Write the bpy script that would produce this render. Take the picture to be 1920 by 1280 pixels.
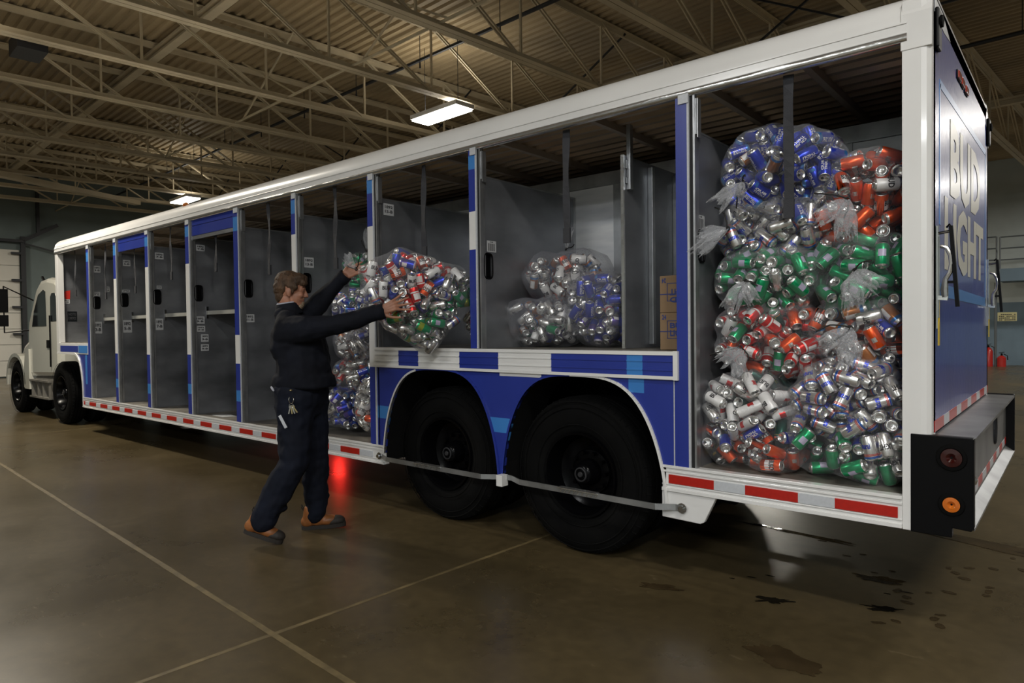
import bpy, bmesh, math, random
import numpy as np
from mathutils import Vector, Matrix, noise

for o in list(bpy.data.objects):
    bpy.data.objects.remove(o)
S = bpy.context.scene
COL = S.collection
PI = math.pi
rnd = random.Random(7)

# ------------------------------------------------------------------ camera
YAW, PITCH, ROLL = -0.70350, -0.0196, -0.0123
cam_d = bpy.data.cameras.new('camera')
cam_d.sensor_width = 36.0
cam_d.lens = 1257.74 * 36 / 1920
cam_d.clip_start = 0.05
cam_d.clip_end = 200
cam = bpy.data.objects.new('camera', cam_d)
COL.objects.link(cam)
_F = Vector((math.sin(YAW) * math.cos(PITCH), math.cos(YAW) * math.cos(PITCH), math.sin(PITCH)))
_R = Vector((math.cos(YAW), -math.sin(YAW), 0))
_U = _R.cross(_F)
_c, _s = math.cos(ROLL), math.sin(ROLL)
_R2 = _c * _R + _s * _U
_U2 = -_s * _R + _c * _U
_m = Matrix((_R2, _U2, -_F)).transposed().to_4x4()
_m.translation = Vector((0, -3.6115, 1.525))
cam.matrix_world = _m
S.camera = cam

# ------------------------------------------------------------------ world, exposure
w = bpy.data.worlds.new('world')
S.world = w
w.use_nodes = True
w.node_tree.nodes['Background'].inputs[0].default_value = (0.9, 0.85, 0.75, 1)
w.node_tree.nodes['Background'].inputs[1].default_value = 0.02
S.view_settings.view_transform = 'Standard'
S.view_settings.look = 'None'
S.view_settings.exposure = 0.0
S.view_settings.gamma = 1.0
S.view_settings.use_curve_mapping = False

# building axes: the hall is turned 2.9 degrees against the trailer
BA = math.radians(2.9)


def bt(x, y, z=0.0):
    return (x * math.cos(BA) + y * math.sin(BA), -x * math.sin(BA) + y * math.cos(BA), z)


LAMP_POWER = 215.0
LAMP_Z = 5.82
LAMPS = [(-22.6, 5.15, 1.0, (1.0, .93, .80)), (-10.1, 5.35, 1.0, (1.0, .93, .80)), (2.3, 5.3, 1.0, (1.0, .95, .86)),
         (-24.0, -2.2, 1.0, (1.0, .92, .78)), (-11.6, -2.2, 1.7, (1.0, .92, .78)), (1.6, -3.4, 0.8, (1.0, .96, .90)), (-4.2, -8.6, 0.8, (.97, .98, 1.0)), (3.2, -8.6, 1.5, (.95, .98, 1.0)),  # last two: added fill behind the camera, standing in for bounced flash
         (-24.5, 13.5, 1.0, (1.0, .93, .80)), (-10.1, 13.5, 1.0, (1.0, .93, .80)), (2.3, 13.5, 1.3, (1.0, .96, .90)), (2.3, 21.0, 1.8, (1.0, .97, .93)), (-10.1, 21.0, 1.0, (1.0, .93, .80)),
         (9.5, -8.6, 1.2, (.95, .98, 1.0)), (3.2, -13.4, 1.5, (.95, .98, 1.0)), (-4.2, -13.4, .8, (.97, .98, 1.0))]  # more cool lamps behind the camera, added as fill light


# ------------------------------------------------------------------ materials
def mat(name, col, rough=0.5, metal=0.0, var=0.0, vscale=8.0, bump=0.0, bscale=40.0, coat=0.0, emis=None, estr=0.0,
        rvar=0.0, stretch=None, spec=0.5, col2=None, detail=4):
    m = bpy.data.materials.new(name)
    m.use_nodes = True
    nt = m.node_tree
    b = nt.nodes['Principled BSDF']
    b.inputs['Base Color'].default_value = (*col, 1)
    b.inputs['Roughness'].default_value = rough
    b.inputs['Metallic'].default_value = metal
    b.inputs['Specular IOR Level'].default_value = spec
    b.inputs['Coat Weight'].default_value = coat
    b.inputs['Coat Roughness'].default_value = 0.08
    if emis:
        b.inputs['Emission Color'].default_value = (*emis, 1)
        b.inputs['Emission Strength'].default_value = estr
    if var or bump or rvar:
        tc = nt.nodes.new('ShaderNodeTexCoord')
        mp = nt.nodes.new('ShaderNodeMapping')
        nt.links.new(tc.outputs['Object'], mp.inputs[0])
        if stretch:
            mp.inputs['Scale'].default_value = stretch
        nz = nt.nodes.new('ShaderNodeTexNoise')
        nz.inputs['Scale'].default_value = vscale
        nz.inputs['Detail'].default_value = detail
        nt.links.new(mp.outputs[0], nz.inputs['Vector'])
        if var:
            rp = nt.nodes.new('ShaderNodeValToRGB')
            c2 = col2 if col2 else tuple(c * (1 - var) for c in col)
            c1 = col if col2 else tuple(min(1, c * (1 + var)) for c in col)
            rp.color_ramp.elements[0].color = (*c2, 1)
            rp.color_ramp.elements[1].color = (*c1, 1)
            rp.color_ramp.elements[0].position = 0.32
            rp.color_ramp.elements[1].position = 0.68
            nt.links.new(nz.outputs['Fac'], rp.inputs[0])
            nt.links.new(rp.outputs[0], b.inputs['Base Color'])
        if rvar:
            mr = nt.nodes.new('ShaderNodeMapRange')
            mr.inputs['From Min'].default_value = 0.3
            mr.inputs['From Max'].default_value = 0.7
            mr.inputs['To Min'].default_value = max(0.02, rough - rvar)
            mr.inputs['To Max'].default_value = min(1, rough + rvar)
            nt.links.new(nz.outputs['Fac'], mr.inputs['Value'])
            nt.links.new(mr.outputs[0], b.inputs['Roughness'])
        if bump:
            n2 = nt.nodes.new('ShaderNodeTexNoise')
            n2.inputs['Scale'].default_value = bscale
            n2.inputs['Detail'].default_value = 3
            nt.links.new(mp.outputs[0], n2.inputs['Vector'])
            bp = nt.nodes.new('ShaderNodeBump')
            bp.inputs['Strength'].default_value = bump
            bp.inputs['Distance'].default_value = 0.01
            nt.links.new(n2.outputs['Fac'], bp.inputs['Height'])
            nt.links.new(bp.outputs[0], b.inputs['Normal'])
    return m


def film_mat(name, base, tint, rough=0.14, bumpd=0.5, bscale=22, rise=0.42):
    """thin clear polythene: see-through, with gloss and a little milky scatter"""
    m = bpy.data.materials.new(name)
    m.use_nodes = True
    nt = m.node_tree
    b = nt.nodes['Principled BSDF']
    out = nt.nodes['Material Output']
    b.inputs['Base Color'].default_value = (*tint, 1)
    b.inputs['Roughness'].default_value = rough
    b.inputs['Specular IOR Level'].default_value = 0.9
    tr = nt.nodes.new('ShaderNodeBsdfTransparent')
    mix = nt.nodes.new('ShaderNodeMixShader')
    lw = nt.nodes.new('ShaderNodeLayerWeight')
    lw.inputs['Blend'].default_value = 0.35
    tc = nt.nodes.new('ShaderNodeTexCoord')
    nz = nt.nodes.new('ShaderNodeTexNoise')
    nz.inputs['Scale'].default_value = bscale
    nz.inputs['Detail'].default_value = 3
    nz.inputs['Distortion'].default_value = 1.6
    nt.links.new(tc.outputs['Object'], nz.inputs['Vector'])
    bp = nt.nodes.new('ShaderNodeBump')
    bp.inputs['Strength'].default_value = bumpd
    bp.inputs['Distance'].default_value = 0.012
    nt.links.new(nz.outputs['Fac'], bp.inputs['Height'])
    nt.links.new(bp.outputs[0], b.inputs['Normal'])
    nt.links.new(bp.outputs[0], lw.inputs['Normal'])
    mr = nt.nodes.new('ShaderNodeMapRange')
    mr.inputs['To Min'].default_value = base
    mr.inputs['To Max'].default_value = min(0.9, base + rise)
    nt.links.new(lw.outputs['Facing'], mr.inputs['Value'])
    nt.links.new(mr.outputs[0], mix.inputs[0])
    nt.links.new(tr.outputs[0], mix.inputs[1])
    nt.links.new(b.outputs[0], mix.inputs[2])
    nt.links.new(mix.outputs[0], out.inputs['Surface'])
    return m


M = {}
M['white'] = mat('white_paint', (0.76, 0.755, 0.74), 0.28, coat=0.5, var=0.04, vscale=1.5, bump=0.02, bscale=6)
M['silver'] = mat('polished_aluminium', (0.75, 0.75, 0.74), 0.2, 0.9, bump=0.45, bscale=14, stretch=(0.5, 1, 1))
M['alu'] = mat('brushed_aluminium', (0.42, 0.43, 0.44), 0.38, 0.85, var=0.25, vscale=5, bump=0.05, bscale=60)
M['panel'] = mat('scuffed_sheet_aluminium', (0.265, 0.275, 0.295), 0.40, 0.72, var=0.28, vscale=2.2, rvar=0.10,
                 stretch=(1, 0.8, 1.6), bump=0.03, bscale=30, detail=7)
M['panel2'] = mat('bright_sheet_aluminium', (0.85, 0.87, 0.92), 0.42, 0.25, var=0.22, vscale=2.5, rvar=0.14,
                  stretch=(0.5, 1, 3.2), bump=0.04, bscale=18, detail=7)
M['blue'] = mat('blue_vinyl', (0.020, 0.038, 0.27), 0.3, coat=0.25, var=0.06, vscale=3)
M['lblue'] = mat('light_blue_vinyl', (0.045, 0.21, 0.56), 0.3, coat=0.25)
M['bluedoor'] = mat('rear_blue_vinyl', (0.022, 0.04, 0.26), 0.30, coat=0.25, var=0.10, vscale=2.0, bump=0.25, bscale=60,
                    stretch=(1, 1, 0.25))
M['letter'] = mat('cream_letter_vinyl', (0.60, 0.57, 0.48), 0.35, coat=0.2)
M['lblue2'] = mat('pale_blue_line', (0.06, 0.2, 0.5), 0.35)
M['black'] = mat('black_paint', (0.002, 0.002, 0.0025), 0.45, spec=0.15)
M['rubber'] = mat('black_rubber', (0.003, 0.003, 0.003), 0.9, var=0.25, vscale=6, bump=0.1, bscale=50, spec=0.12)
M['liner'] = mat('dark_wheel_well', (0.004, 0.004, 0.004), 0.95, spec=0.15)
M['galv'] = mat('galvanised_bumper', (0.20, 0.205, 0.21), 0.42, 0.6, var=0.3, vscale=4)
M['gasket'] = mat('black_gasket', (0.006, 0.006, 0.007), 0.7)
M['strap'] = mat('grey_webbing', (0.035, 0.036, 0.042), 0.8, bump=0.2, bscale=200)
M['rim'] = mat('black_steel_wheel', (0.002, 0.002, 0.0025), 0.22, 0.0, spec=0.12)
M['hub'] = mat('grey_hub', (0.022, 0.022, 0.024), 0.6, 0.0)
M['red'] = mat('red_reflector', (0.42, 0.012, 0.006), 0.35, var=0.08, vscale=60)
M['whiterefl'] = mat('white_reflector', (0.52, 0.54, 0.57), 0.35, var=0.05, vscale=60)
M['floorplate'] = mat('worn_deck_plate', (0.20, 0.185, 0.16), 0.5, 0.4, var=0.45, vscale=5, bump=0.08, bscale=25)
M['darkin'] = mat('dark_inner_roof', (0.42, 0.34, 0.25), 0.35, 0.5, var=0.3, vscale=2, stretch=(0.4, 2, 2))
M['beam_in'] = mat('inner_roof_bow', (0.40, 0.34, 0.27), 0.45, 0.3)
M['lens_red'] = mat('dark_red_lens', (0.03, 0.002, 0.002), 0.15, coat=0.5)
M['lens_mark'] = mat('red_marker_lens', (0.45, 0.05, 0.03), 0.15, coat=0.6)
M['lens_amber'] = mat('amber_lens', (0.55, 0.13, 0.008), 0.2, coat=0.5)
M['sticker'] = mat('paper_sticker', (0.50, 0.51, 0.52), 0.6)
M['ink'] = mat('black_ink', (0.03, 0.03, 0.035), 0.6)
M['yellow'] = mat('yellow_tag', (0.60, 0.42, 0.03), 0.5)
M['orange'] = mat('orange_marker', (0.55, 0.16, 0.02), 0.4)
M['redmark'] = mat('red_sticker', (0.55, 0.03, 0.02), 0.5)
M['shelf'] = mat('shelf_rail', (0.42, 0.42, 0.38), 0.45, 0.2)
M['cream'] = mat('cream_steel_paint', (0.52, 0.45, 0.32), 0.5, var=0.15, vscale=1.2, stretch=(1, 1, 1))
M['deck'] = mat('painted_roof_deck', (0.32, 0.25, 0.15), 0.6, var=0.30, vscale=0.5, stretch=(1, 1, 1))
M['darksteel'] = mat('dark_pipe', (0.025, 0.027, 0.032), 0.5, 0.2)
M['wall_blue'] = mat('blue_grey_block', (0.14, 0.20, 0.245), 0.6, var=0.08, vscale=2)
M['wall_dk'] = mat('green_grey_wall', (0.15, 0.19, 0.19), 0.65, var=0.12, vscale=1)
M['wall_white'] = mat('pale_wall', (0.42, 0.46, 0.44), 0.6, var=0.05, vscale=2)
M['door_white'] = mat('dock_door_white', (0.66, 0.64, 0.58), 0.5, var=0.05, vscale=1)
M['diff'] = mat('lamp_diffuser', (0.9, 0.9, 0.88), 0.5, emis=(1.0, 0.97, 0.90), estr=14)
M['glow_red'] = mat('lit_red_lens', (0.5, 0.02, 0.01), 0.3, emis=(1, 0.02, 0.01), estr=6)
M['sign_y'] = mat('yellow_sign', (0.55, 0.50, 0.25), 0.5)
M['ext_red'] = mat('red_gloss', (0.42, 0.02, 0.015), 0.3, coat=0.4)
M['rail_g'] = mat('grey_handrail', (0.10, 0.115, 0.12), 0.5)
M['card'] = mat('brown_cardboard', (0.27, 0.175, 0.095), 0.8, var=0.08, vscale=10)
M['inkblue'] = mat('blue_print', (0.03, 0.05, 0.2), 0.7)
M['glass'] = mat('dark_cab_glass', (0.012, 0.014, 0.016), 0.06, coat=0.8)
M['cabw'] = mat('cab_white_paint', (0.60, 0.59, 0.52), 0.2, coat=0.8)
M['chrome'] = mat('chrome', (0.6, 0.6, 0.6), 0.12, 1.0)
M['greyunder'] = mat('tractor_underbody', (0.16, 0.15, 0.13), 0.6, var=0.3, vscale=4)
M['skin'] = mat('skin', (0.36, 0.165, 0.10), 0.5, var=0.10, vscale=14)
M['hair'] = mat('light_brown_hair', (0.058, 0.029, 0.012), 0.7, var=0.5, vscale=28, bump=0.6, bscale=120, stretch=(1, 1, 0.3))
M['beard'] = mat('fair_beard', (0.26, 0.19, 0.125), 0.7, var=0.4, vscale=60, bump=0.6, bscale=160)
M['navy'] = mat('navy_work_jacket', (0.0035, 0.0045, 0.009), 0.85, var=0.3, vscale=6, bump=0.2, bscale=12, spec=0.25)
M['navy2'] = mat('navy_work_trousers', (0.004, 0.0058, 0.013), 0.85, var=0.3, vscale=6, bump=0.25, bscale=14, spec=0.25)
M['leather'] = mat('tan_boot_leather', (0.25, 0.088, 0.022), 0.5, var=0.3, vscale=14)
M['sole'] = mat('dark_boot_sole', (0.02, 0.016, 0.013), 0.7)
M['collar'] = mat('pale_shirt', (0.35, 0.36, 0.42), 0.8)
M['brass'] = mat('brass_keys', (0.5, 0.4, 0.2), 0.3, 0.9)
M['film'] = film_mat('clear_bag_film', 0.025, (0.72, 0.74, 0.78), 0.07, 0.8, 30, 0.30)
M['film_g'] = film_mat('cloudy_bag_film', 0.13, (0.40, 0.41, 0.46), 0.12, 1.0, 26, 0.42)
M['film_d'] = film_mat('gathered_bag_film', 0.16, (0.74, 0.76, 0.80), 0.10, 1.0, 60, 0.5)
M['twine'] = mat('black_tie', (0.008, 0.007, 0.006), 0.6)
M['lid'] = mat('can_end_aluminium', (0.72, 0.72, 0.71), 0.24, 0.92)
M['mouth'] = mat('can_opening', (0.01, 0.01, 0.01), 0.6)


def canm(n, c, metal=0.55, rough=0.28):
    M[n] = mat('can_print_' + n, c, rough, metal)


canm('c_blue', (0.02, 0.045, 0.48))
canm('c_sky', (0.05, 0.20, 0.50))
canm('c_green', (0.003, 0.30, 0.11))
canm('c_dgreen', (0.006, 0.075, 0.055))
canm('c_lime', (0.35, 0.42, 0.03))
canm('c_lav', (0.42, 0.38, 0.52), 0.1, 0.4)
canm('c_orange', (0.75, 0.085, 0.012))
canm('c_amber', (0.46, 0.16, 0.04))
canm('c_red', (0.65, 0.015, 0.012))
canm('c_white', (0.74, 0.73, 0.72), 0.1, 0.35)
canm('c_sil', (0.72, 0.71, 0.69), 0.85, 0.27)
canm('c_gold', (0.62, 0.42, 0.08), 0.85)
canm('c_black', (0.015, 0.012, 0.014), 0.3)
canm('c_violet', (0.10, 0.06, 0.30))


# concrete floor
def floor_mat():
    m = bpy.data.materials.new('polished_brown_concrete')
    m.use_nodes = True
    nt = m.node_tree
    N, L = nt.nodes, nt.links
    b = N['Principled BSDF']
    tc = N.new('ShaderNodeTexCoord')
    n1 = N.new('ShaderNodeTexNoise')
    n1.inputs['Scale'].default_value = 0.55
    n1.inputs['Detail'].default_value = 9
    n1.inputs['Roughness'].default_value = 0.6
    L.new(tc.outputs['Object'], n1.inputs['Vector'])
    r1 = N.new('ShaderNodeValToRGB')
    e = r1.color_ramp.elements
    e[0].position, e[0].color = 0.33, (0.056, 0.042, 0.020, 1)
    e[1].position, e[1].color = 0.70, (0.104, 0.077, 0.038, 1)
    L.new(n1.outputs['Fac'], r1.inputs[0])
    n3 = N.new('ShaderNodeTexNoise')
    n3.inputs['Scale'].default_value = 14
    n3.inputs['Detail'].default_value = 6
    L.new(tc.outputs['Object'], n3.inputs['Vector'])
    mx = N.new('ShaderNodeMixRGB')
    mx.blend_type = 'OVERLAY'
    mx.inputs[0].default_value = 0.35
    L.new(r1.outputs[0], mx.inputs[1])
    L.new(n3.outputs['Fac'], mx.inputs[2])
    # pale scuffs
    vo = N.new('ShaderNodeTexNoise')
    vo.inputs['Scale'].default_value = 5.5
    vo.inputs['Detail'].default_value = 8
    vo.inputs['Distortion'].default_value = 2.0
    mp = N.new('ShaderNodeMapping')
    mp.inputs['Scale'].default_value = (1, 2.6, 1)
    mp.inputs['Rotation'].default_value = (0, 0, 0.6)
    L.new(tc.outputs['Object'], mp.inputs[0])
    L.new(mp.outputs[0], vo.inputs['Vector'])
    r2 = N.new('ShaderNodeValToRGB')
    r2.color_ramp.elements[0].position = 0.66
    r2.color_ramp.elements[1].position = 0.80
    L.new(vo.outputs['Fac'], r2.inputs[0])
    mx2 = N.new('ShaderNodeMixRGB')
    mx2.inputs[2].default_value = (0.20, 0.155, 0.09, 1)
    ml = N.new('ShaderNodeMath')
    ml.operation = 'MULTIPLY'
    ml.inputs[1].default_value = 0.5
    L.new(r2.outputs[0], ml.inputs[0])
    L.new(ml.outputs[0], mx2.inputs[0])
    L.new(mx.outputs[0], mx2.inputs[1])
    L.new(mx2.outputs[0], b.inputs['Base Color'])
    mr = N.new('ShaderNodeMapRange')
    mr.inputs['From Min'].default_value = 0.3
    mr.inputs['From Max'].default_value = 0.7
    mr.inputs['To Min'].default_value = 0.24
    mr.inputs['To Max'].default_value = 0.36
    L.new(n1.outputs['Fac'], mr.inputs['Value'])
    L.new(mr.outputs[0], b.inputs['Roughness'])
    b.inputs['Specular IOR Level'].default_value = 0.42
    bp = N.new('ShaderNodeBump')
    bp.inputs['Strength'].default_value = 0.06
    bp.inputs['Distance'].default_value = 0.01
    n4 = N.new('ShaderNodeTexNoise')
    n4.inputs['Scale'].default_value = 3.0
    n4.inputs['Detail'].default_value = 5
    L.new(tc.outputs['Object'], n4.inputs['Vector'])
    L.new(n4.outputs['Fac'], bp.inputs['Height'])
    L.new(bp.outputs[0], b.inputs['Normal'])
    return m


M['concrete'] = floor_mat()
M['joint'] = mat('joint_filler', (0.125, 0.092, 0.040), 0.55, var=0.35, vscale=9)
M['water'] = mat('standing_water', (0.012, 0.010, 0.007), 0.03, spec=0.6, bump=0.05, bscale=8)
M['damp'] = mat('damp_concrete', (0.048, 0.033, 0.016), 0.22, var=0.25, vscale=7, spec=0.5)


# ------------------------------------------------------------------ mesh building
class MB:
    def __init__(s):
        s.v, s.f, s.m = [], [], []

    def add(s, vs, fs, mi=0):
        n = len(s.v)
        s.v += [tuple(p) for p in vs]
        s.f += [tuple(i + n for i in f) for f in fs]
        s.m += [mi] * len(fs)
        return s

    def box(s, x0, x1, y0, y1, z0, z1, mi=0):
        vs = [(x, y, z) for z in (z0, z1) for y in (y0, y1) for x in (x0, x1)]
        return s.add(vs, [(0, 2, 3, 1), (4, 5, 7, 6), (0, 1, 5, 4), (2, 6, 7, 3), (0, 4, 6, 2), (1, 3, 7, 5)], mi)

    def prism(s, poly, axis, a, b, mi=0):
        """poly: 2D points; axis 'y': (x,z) extruded along y; 'x': (y,z) along x; 'z': (x,y) along z"""
        def P(p, t):
            return {'y': (p[0], t, p[1]), 'x': (t, p[0], p[1]), 'z': (p[0], p[1], t)}[axis]
        n = len(poly)
        vs = [P(p, a) for p in poly] + [P(p, b) for p in poly]
        fs = [tuple(range(n)), tuple(range(2 * n - 1, n - 1, -1))]
        fs += [(i, i + n, (i + 1) % n + n, (i + 1) % n) for i in range(n)]
        return s.add(vs, fs, mi)

    def bar(s, p0, p1, w, h, mi=0, up=(0, 0, 1)):
        p0, p1 = Vector(p0), Vector(p1)
        d = (p1 - p0).normalized()
        up = Vector(up)
        if abs(d.dot(up)) > 0.95:
            up = Vector((1, 0, 0))
        a = d.cross(up).normalized() * w / 2
        b = a.cross(d).normalized() * h / 2
        vs = [p0 - a - b, p0 + a - b, p0 + a + b, p0 - a + b, p1 - a - b, p1 + a - b, p1 + a + b, p1 - a + b]
        return s.add(vs, [(0, 3, 2, 1), (4, 5, 6, 7), (0, 1, 5, 4), (1, 2, 6, 5), (2, 3, 7, 6), (3, 0, 4, 7)], mi)

    def cyl(s, p0, p1, r0, r1=None, n=12, mi=0, cap=True):
        r1 = r0 if r1 is None else r1
        return s.tube([p0, p1], [r0, r1], n, mi, cap)

    def tube(s, path, rad, n=8, mi=0, cap=True):
        path = [Vector(p) for p in path]
        if not isinstance(rad, (list, tuple)):
            rad = [rad] * len(path)
        rings = []
        prev = None
        for i, p in enumerate(path):
            d = (path[min(i + 1, len(path) - 1)] - path[max(i - 1, 0)]).normalized()
            if prev is None:
                a = d.cross(Vector((0, 0, 1)))
                if a.length < 0.1:
                    a = d.cross(Vector((1, 0, 0)))
            else:
                a = prev - d * prev.dot(d)
            a.normalize()
            prev = a
            b = d.cross(a)
            rings.append([p + (a * math.cos(2 * PI * k / n) + b * math.sin(2 * PI * k / n)) * rad[i] for k in range(n)])
        vs = [q for r in rings for q in r]
        fs = []
        for i in range(len(path) - 1):
            for k in range(n):
                k2 = (k + 1) % n
                fs.append((i * n + k, i * n + k2, (i + 1) * n + k2, (i + 1) * n + k))
        if cap:
            fs.append(tuple(range(n - 1, -1, -1)))
            fs.append(tuple((len(path) - 1) * n + k for k in range(n)))
        return s.add(vs, fs, mi)

    def lathe(s, prof, org, ax, n=32, mis=None, mi=0):
        """prof: (t along axis, radius)"""
        org, ax = Vector(org), Vector(ax).normalized()
        a = ax.orthogonal().normalized()
        b = ax.cross(a)
        vs = []
        for t, r in prof:
            for k in range(n):
                vs.append(org + ax * t + (a * math.cos(2 * PI * k / n) + b * math.sin(2 * PI * k / n)) * r)
        n0 = len(s.v)
        s.v += [tuple(p) for p in vs]
        for i in range(len(prof) - 1):
            for k in range(n):
                k2 = (k + 1) % n
                s.f.append((n0 + i * n + k, n0 + i * n + k2, n0 + (i + 1) * n + k2, n0 + (i + 1) * n + k))
                s.m.append(mis[i] if mis else mi)
        return s

    def ell(s, c, r, rot=None, nu=14, nv=9, mi=0):
        c = Vector(c)
        vs = [Vector((0, 0, 1))]
        for j in range(1, nv):
            th = PI * j / nv
            for i in range(nu):
                ph = 2 * PI * i / nu
                vs.append(Vector((math.sin(th) * math.cos(ph), math.sin(th) * math.sin(ph), math.cos(th))))
        vs.append(Vector((0, 0, -1)))
        fs = [(0, 1 + i, 1 + (i + 1) % nu) for i in range(nu)]
        for j in range(nv - 2):
            for i in range(nu):
                a = 1 + j * nu + i
                b2 = 1 + j * nu + (i + 1) % nu
                fs.append((a, a + nu, b2 + nu, b2))
        l = len(vs) - 1
        fs += [(l, 1 + (nv - 2) * nu + (i + 1) % nu, 1 + (nv - 2) * nu + i) for i in range(nu)]
        out = []
        for v in vs:
            q = Vector((v.x * r[0], v.y * r[1], v.z * r[2]))
            if rot is not None:
                q = rot @ q
            out.append(q + c)
        return s.add(out, fs, mi)

    def cap(s, p0, p1, r0, r1, n=12):
        """rounded tapered limb"""
        p0, p1 = Vector(p0), Vector(p1)
        d = (p1 - p0)
        L = max(d.length, 1e-5)
        d /= L
        pts, rs = [], []
        for k in range(4):
            a = PI / 2 * (1 - k / 4)
            pts.append(p0 - d * r0 * math.sin(a))
            rs.append(max(1e-4, r0 * math.cos(a)))
        pts.append(p0)
        rs.append(r0)
        for k in range(0, 5):
            a = PI / 2 * k / 4
            pts.append(p1 + d * r1 * math.sin(a))
            rs.append(max(1e-4, r1 * math.cos(a)))
        return s.tube(pts, rs, n)

    def text(s, tx, fn, mi=0):
        """add flat text (normalised to 0..1 box) with every 2D point mapped by fn"""
        vs, fs = text_geo(tx)
        return s.add([fn(x, y) for x, y in vs], fs, mi)

    def build(s, name, mats, parent=None, smooth=False, bevel=0, origin='base'):
        me = bpy.data.meshes.new(name)
        vs = np.array(s.v, float)
        if origin == 'base':
            lo, hi = vs.min(0), vs.max(0)
            og = np.array([(lo[0] + hi[0]) / 2, (lo[1] + hi[1]) / 2, lo[2]])
        else:
            og = np.array(origin, float)
        me.from_pydata([tuple(p) for p in (vs - og)], [], s.f)
        if not isinstance(mats, (list, tuple)):
            mats = [mats]
        for q in mats:
            me.materials.append(q)
        if len(mats) > 1:
            me.polygons.foreach_set('material_index', s.m)
        if smooth:
            me.polygons.foreach_set('use_smooth', [True] * len(me.polygons))
        me.update()
        o = bpy.data.objects.new(name, me)
        COL.objects.link(o)
        o.location = og
        if smooth == 'auto':
            md = o.modifiers.new('edge', 'EDGE_SPLIT')
            md.split_angle = math.radians(38)
        if bevel:
            b = o.modifiers.new('bevel', 'BEVEL')
            b.width = bevel
            b.segments = 2
            b.limit_method = 'ANGLE'
        if parent is not None:
            setpar(o, parent)
        return o


def wmat(o):
    m = o.matrix_basis.copy()
    if o.parent:
        m = wmat(o.parent) @ o.matrix_parent_inverse @ m
    return m


def setpar(o, parent):
    o.parent = parent
    o.matrix_parent_inverse = wmat(parent).inverted()


_tc = {}


def text_geo(tx):
    if tx not in _tc:
        cu = bpy.data.curves.new('t', 'FONT')
        cu.body = tx
        cu.resolution_u = 2
        cu.offset = 0.035
        cu.space_line = 0.8
        o = bpy.data.objects.new('t', cu)
        COL.objects.link(o)
        me = o.to_mesh()
        vs = np.array([tuple(v.co)[:2] for v in me.vertices])
        fs = [tuple(p.vertices) for p in me.polygons]
        o.to_mesh_clear()
        bpy.data.objects.remove(o)
        vs = (vs - vs.min(0)) / (vs.max(0) - vs.min(0))
        _tc[tx] = ([tuple(v) for v in vs], fs)
    return _tc[tx]


def empty(name, loc, label, cat, group=None):
    o = bpy.data.objects.new(name, None)
    o.empty_display_size = 0.1
    COL.objects.link(o)
    o.location = loc
    return tag(o, label, cat, group)


def tag(o, label=None, cat=None, group=None, kind=None):
    if label:
        o['label'] = label
    if cat:
        o['category'] = cat
    if group:
        o['group'] = group
    if kind:
        o['kind'] = kind
    return o


def lab(o, label):
    o['label'] = label
    return o


# ================================================================== the hall
def bbox_b(x0, x1, y0, y1, z0, z1):
    b = MB()
    b.box(x0, x1, y0, y1, z0, z1)
    b.v = [bt(*p) for p in b.v]
    return b


HX0, HX1, HY0, HY1, HZ = -29.0, 15.0, -15.0, 25.9, 7.35
fl = bbox_b(HX0, HX1, HY0, HY1, -0.2, 0.0).build('floor', M['concrete'], origin=(0, 0, 0))
tag(fl, kind='structure')
for i, (x0, x1, y0, y1) in enumerate([(-3.015, -2.985, HY0, HY1), (HX0, HX1, -2.02, -1.985), (-12.2, -12.17, HY0, HY1),
                                      (6.1, 6.13, HY0, HY1), (HX0, HX1, 7.1, 7.13), (HX0, HX1, -11.2, -11.17)]):
    b = MB()
    n = 120
    vs, fs = [], []
    for k in range(n + 1):
        t = k / n
        j = 0.006 * noise.noise(Vector((t * 40, i * 7.7, 0)))
        wd = 1 + 0.35 * noise.noise(Vector((t * 90, i * 3.1, 5)))
        if y1 - y0 > x1 - x0:
            c = (x0 + x1) / 2 + j
            h = (x1 - x0) / 2 * wd
            y = y0 + (y1 - y0) * t
            vs += [bt(c - h, y, 0.0010), bt(c + h, y, 0.0010)]
        else:
            c = (y0 + y1) / 2 + j
            h = (y1 - y0) / 2 * wd
            x = x0 + (x1 - x0) * t
            vs += [bt(x, c + h, 0.0015), bt(x, c - h, 0.0015)]
        if k:
            q = 2 * k
            fs.append((q - 2, q - 1, q + 1, q))
    b.add(vs, fs)
    b.build('floor_joint', M['joint'], fl)

# roof deck (ribs run along the hall)
ce = MB()
per = 0.19
y = HY0
prof = []
while y < HY1:
    prof += [(y, HZ), (y + 0.07, HZ), (y + 0.095, HZ - 0.045), (y + 0.165, HZ - 0.045)]
    y += per
vs = [bt(HX0, p[0], p[1]) for p in prof] + [bt(HX1, p[0], p[1]) for p in prof]
n = len(prof)
ce.add(vs, [(i, i + 1, i + 1 + n, i + n) for i in range(n - 1)])
ceil = ce.build('ceiling', M['deck'], origin=(0, 0, 0))
tag(ceil, kind='structure')
top = bbox_b(HX0, HX1, HY0, HY1, HZ + 0.02, HZ + 0.12).build('deck_insulation', M['deck'], ceil)


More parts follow.
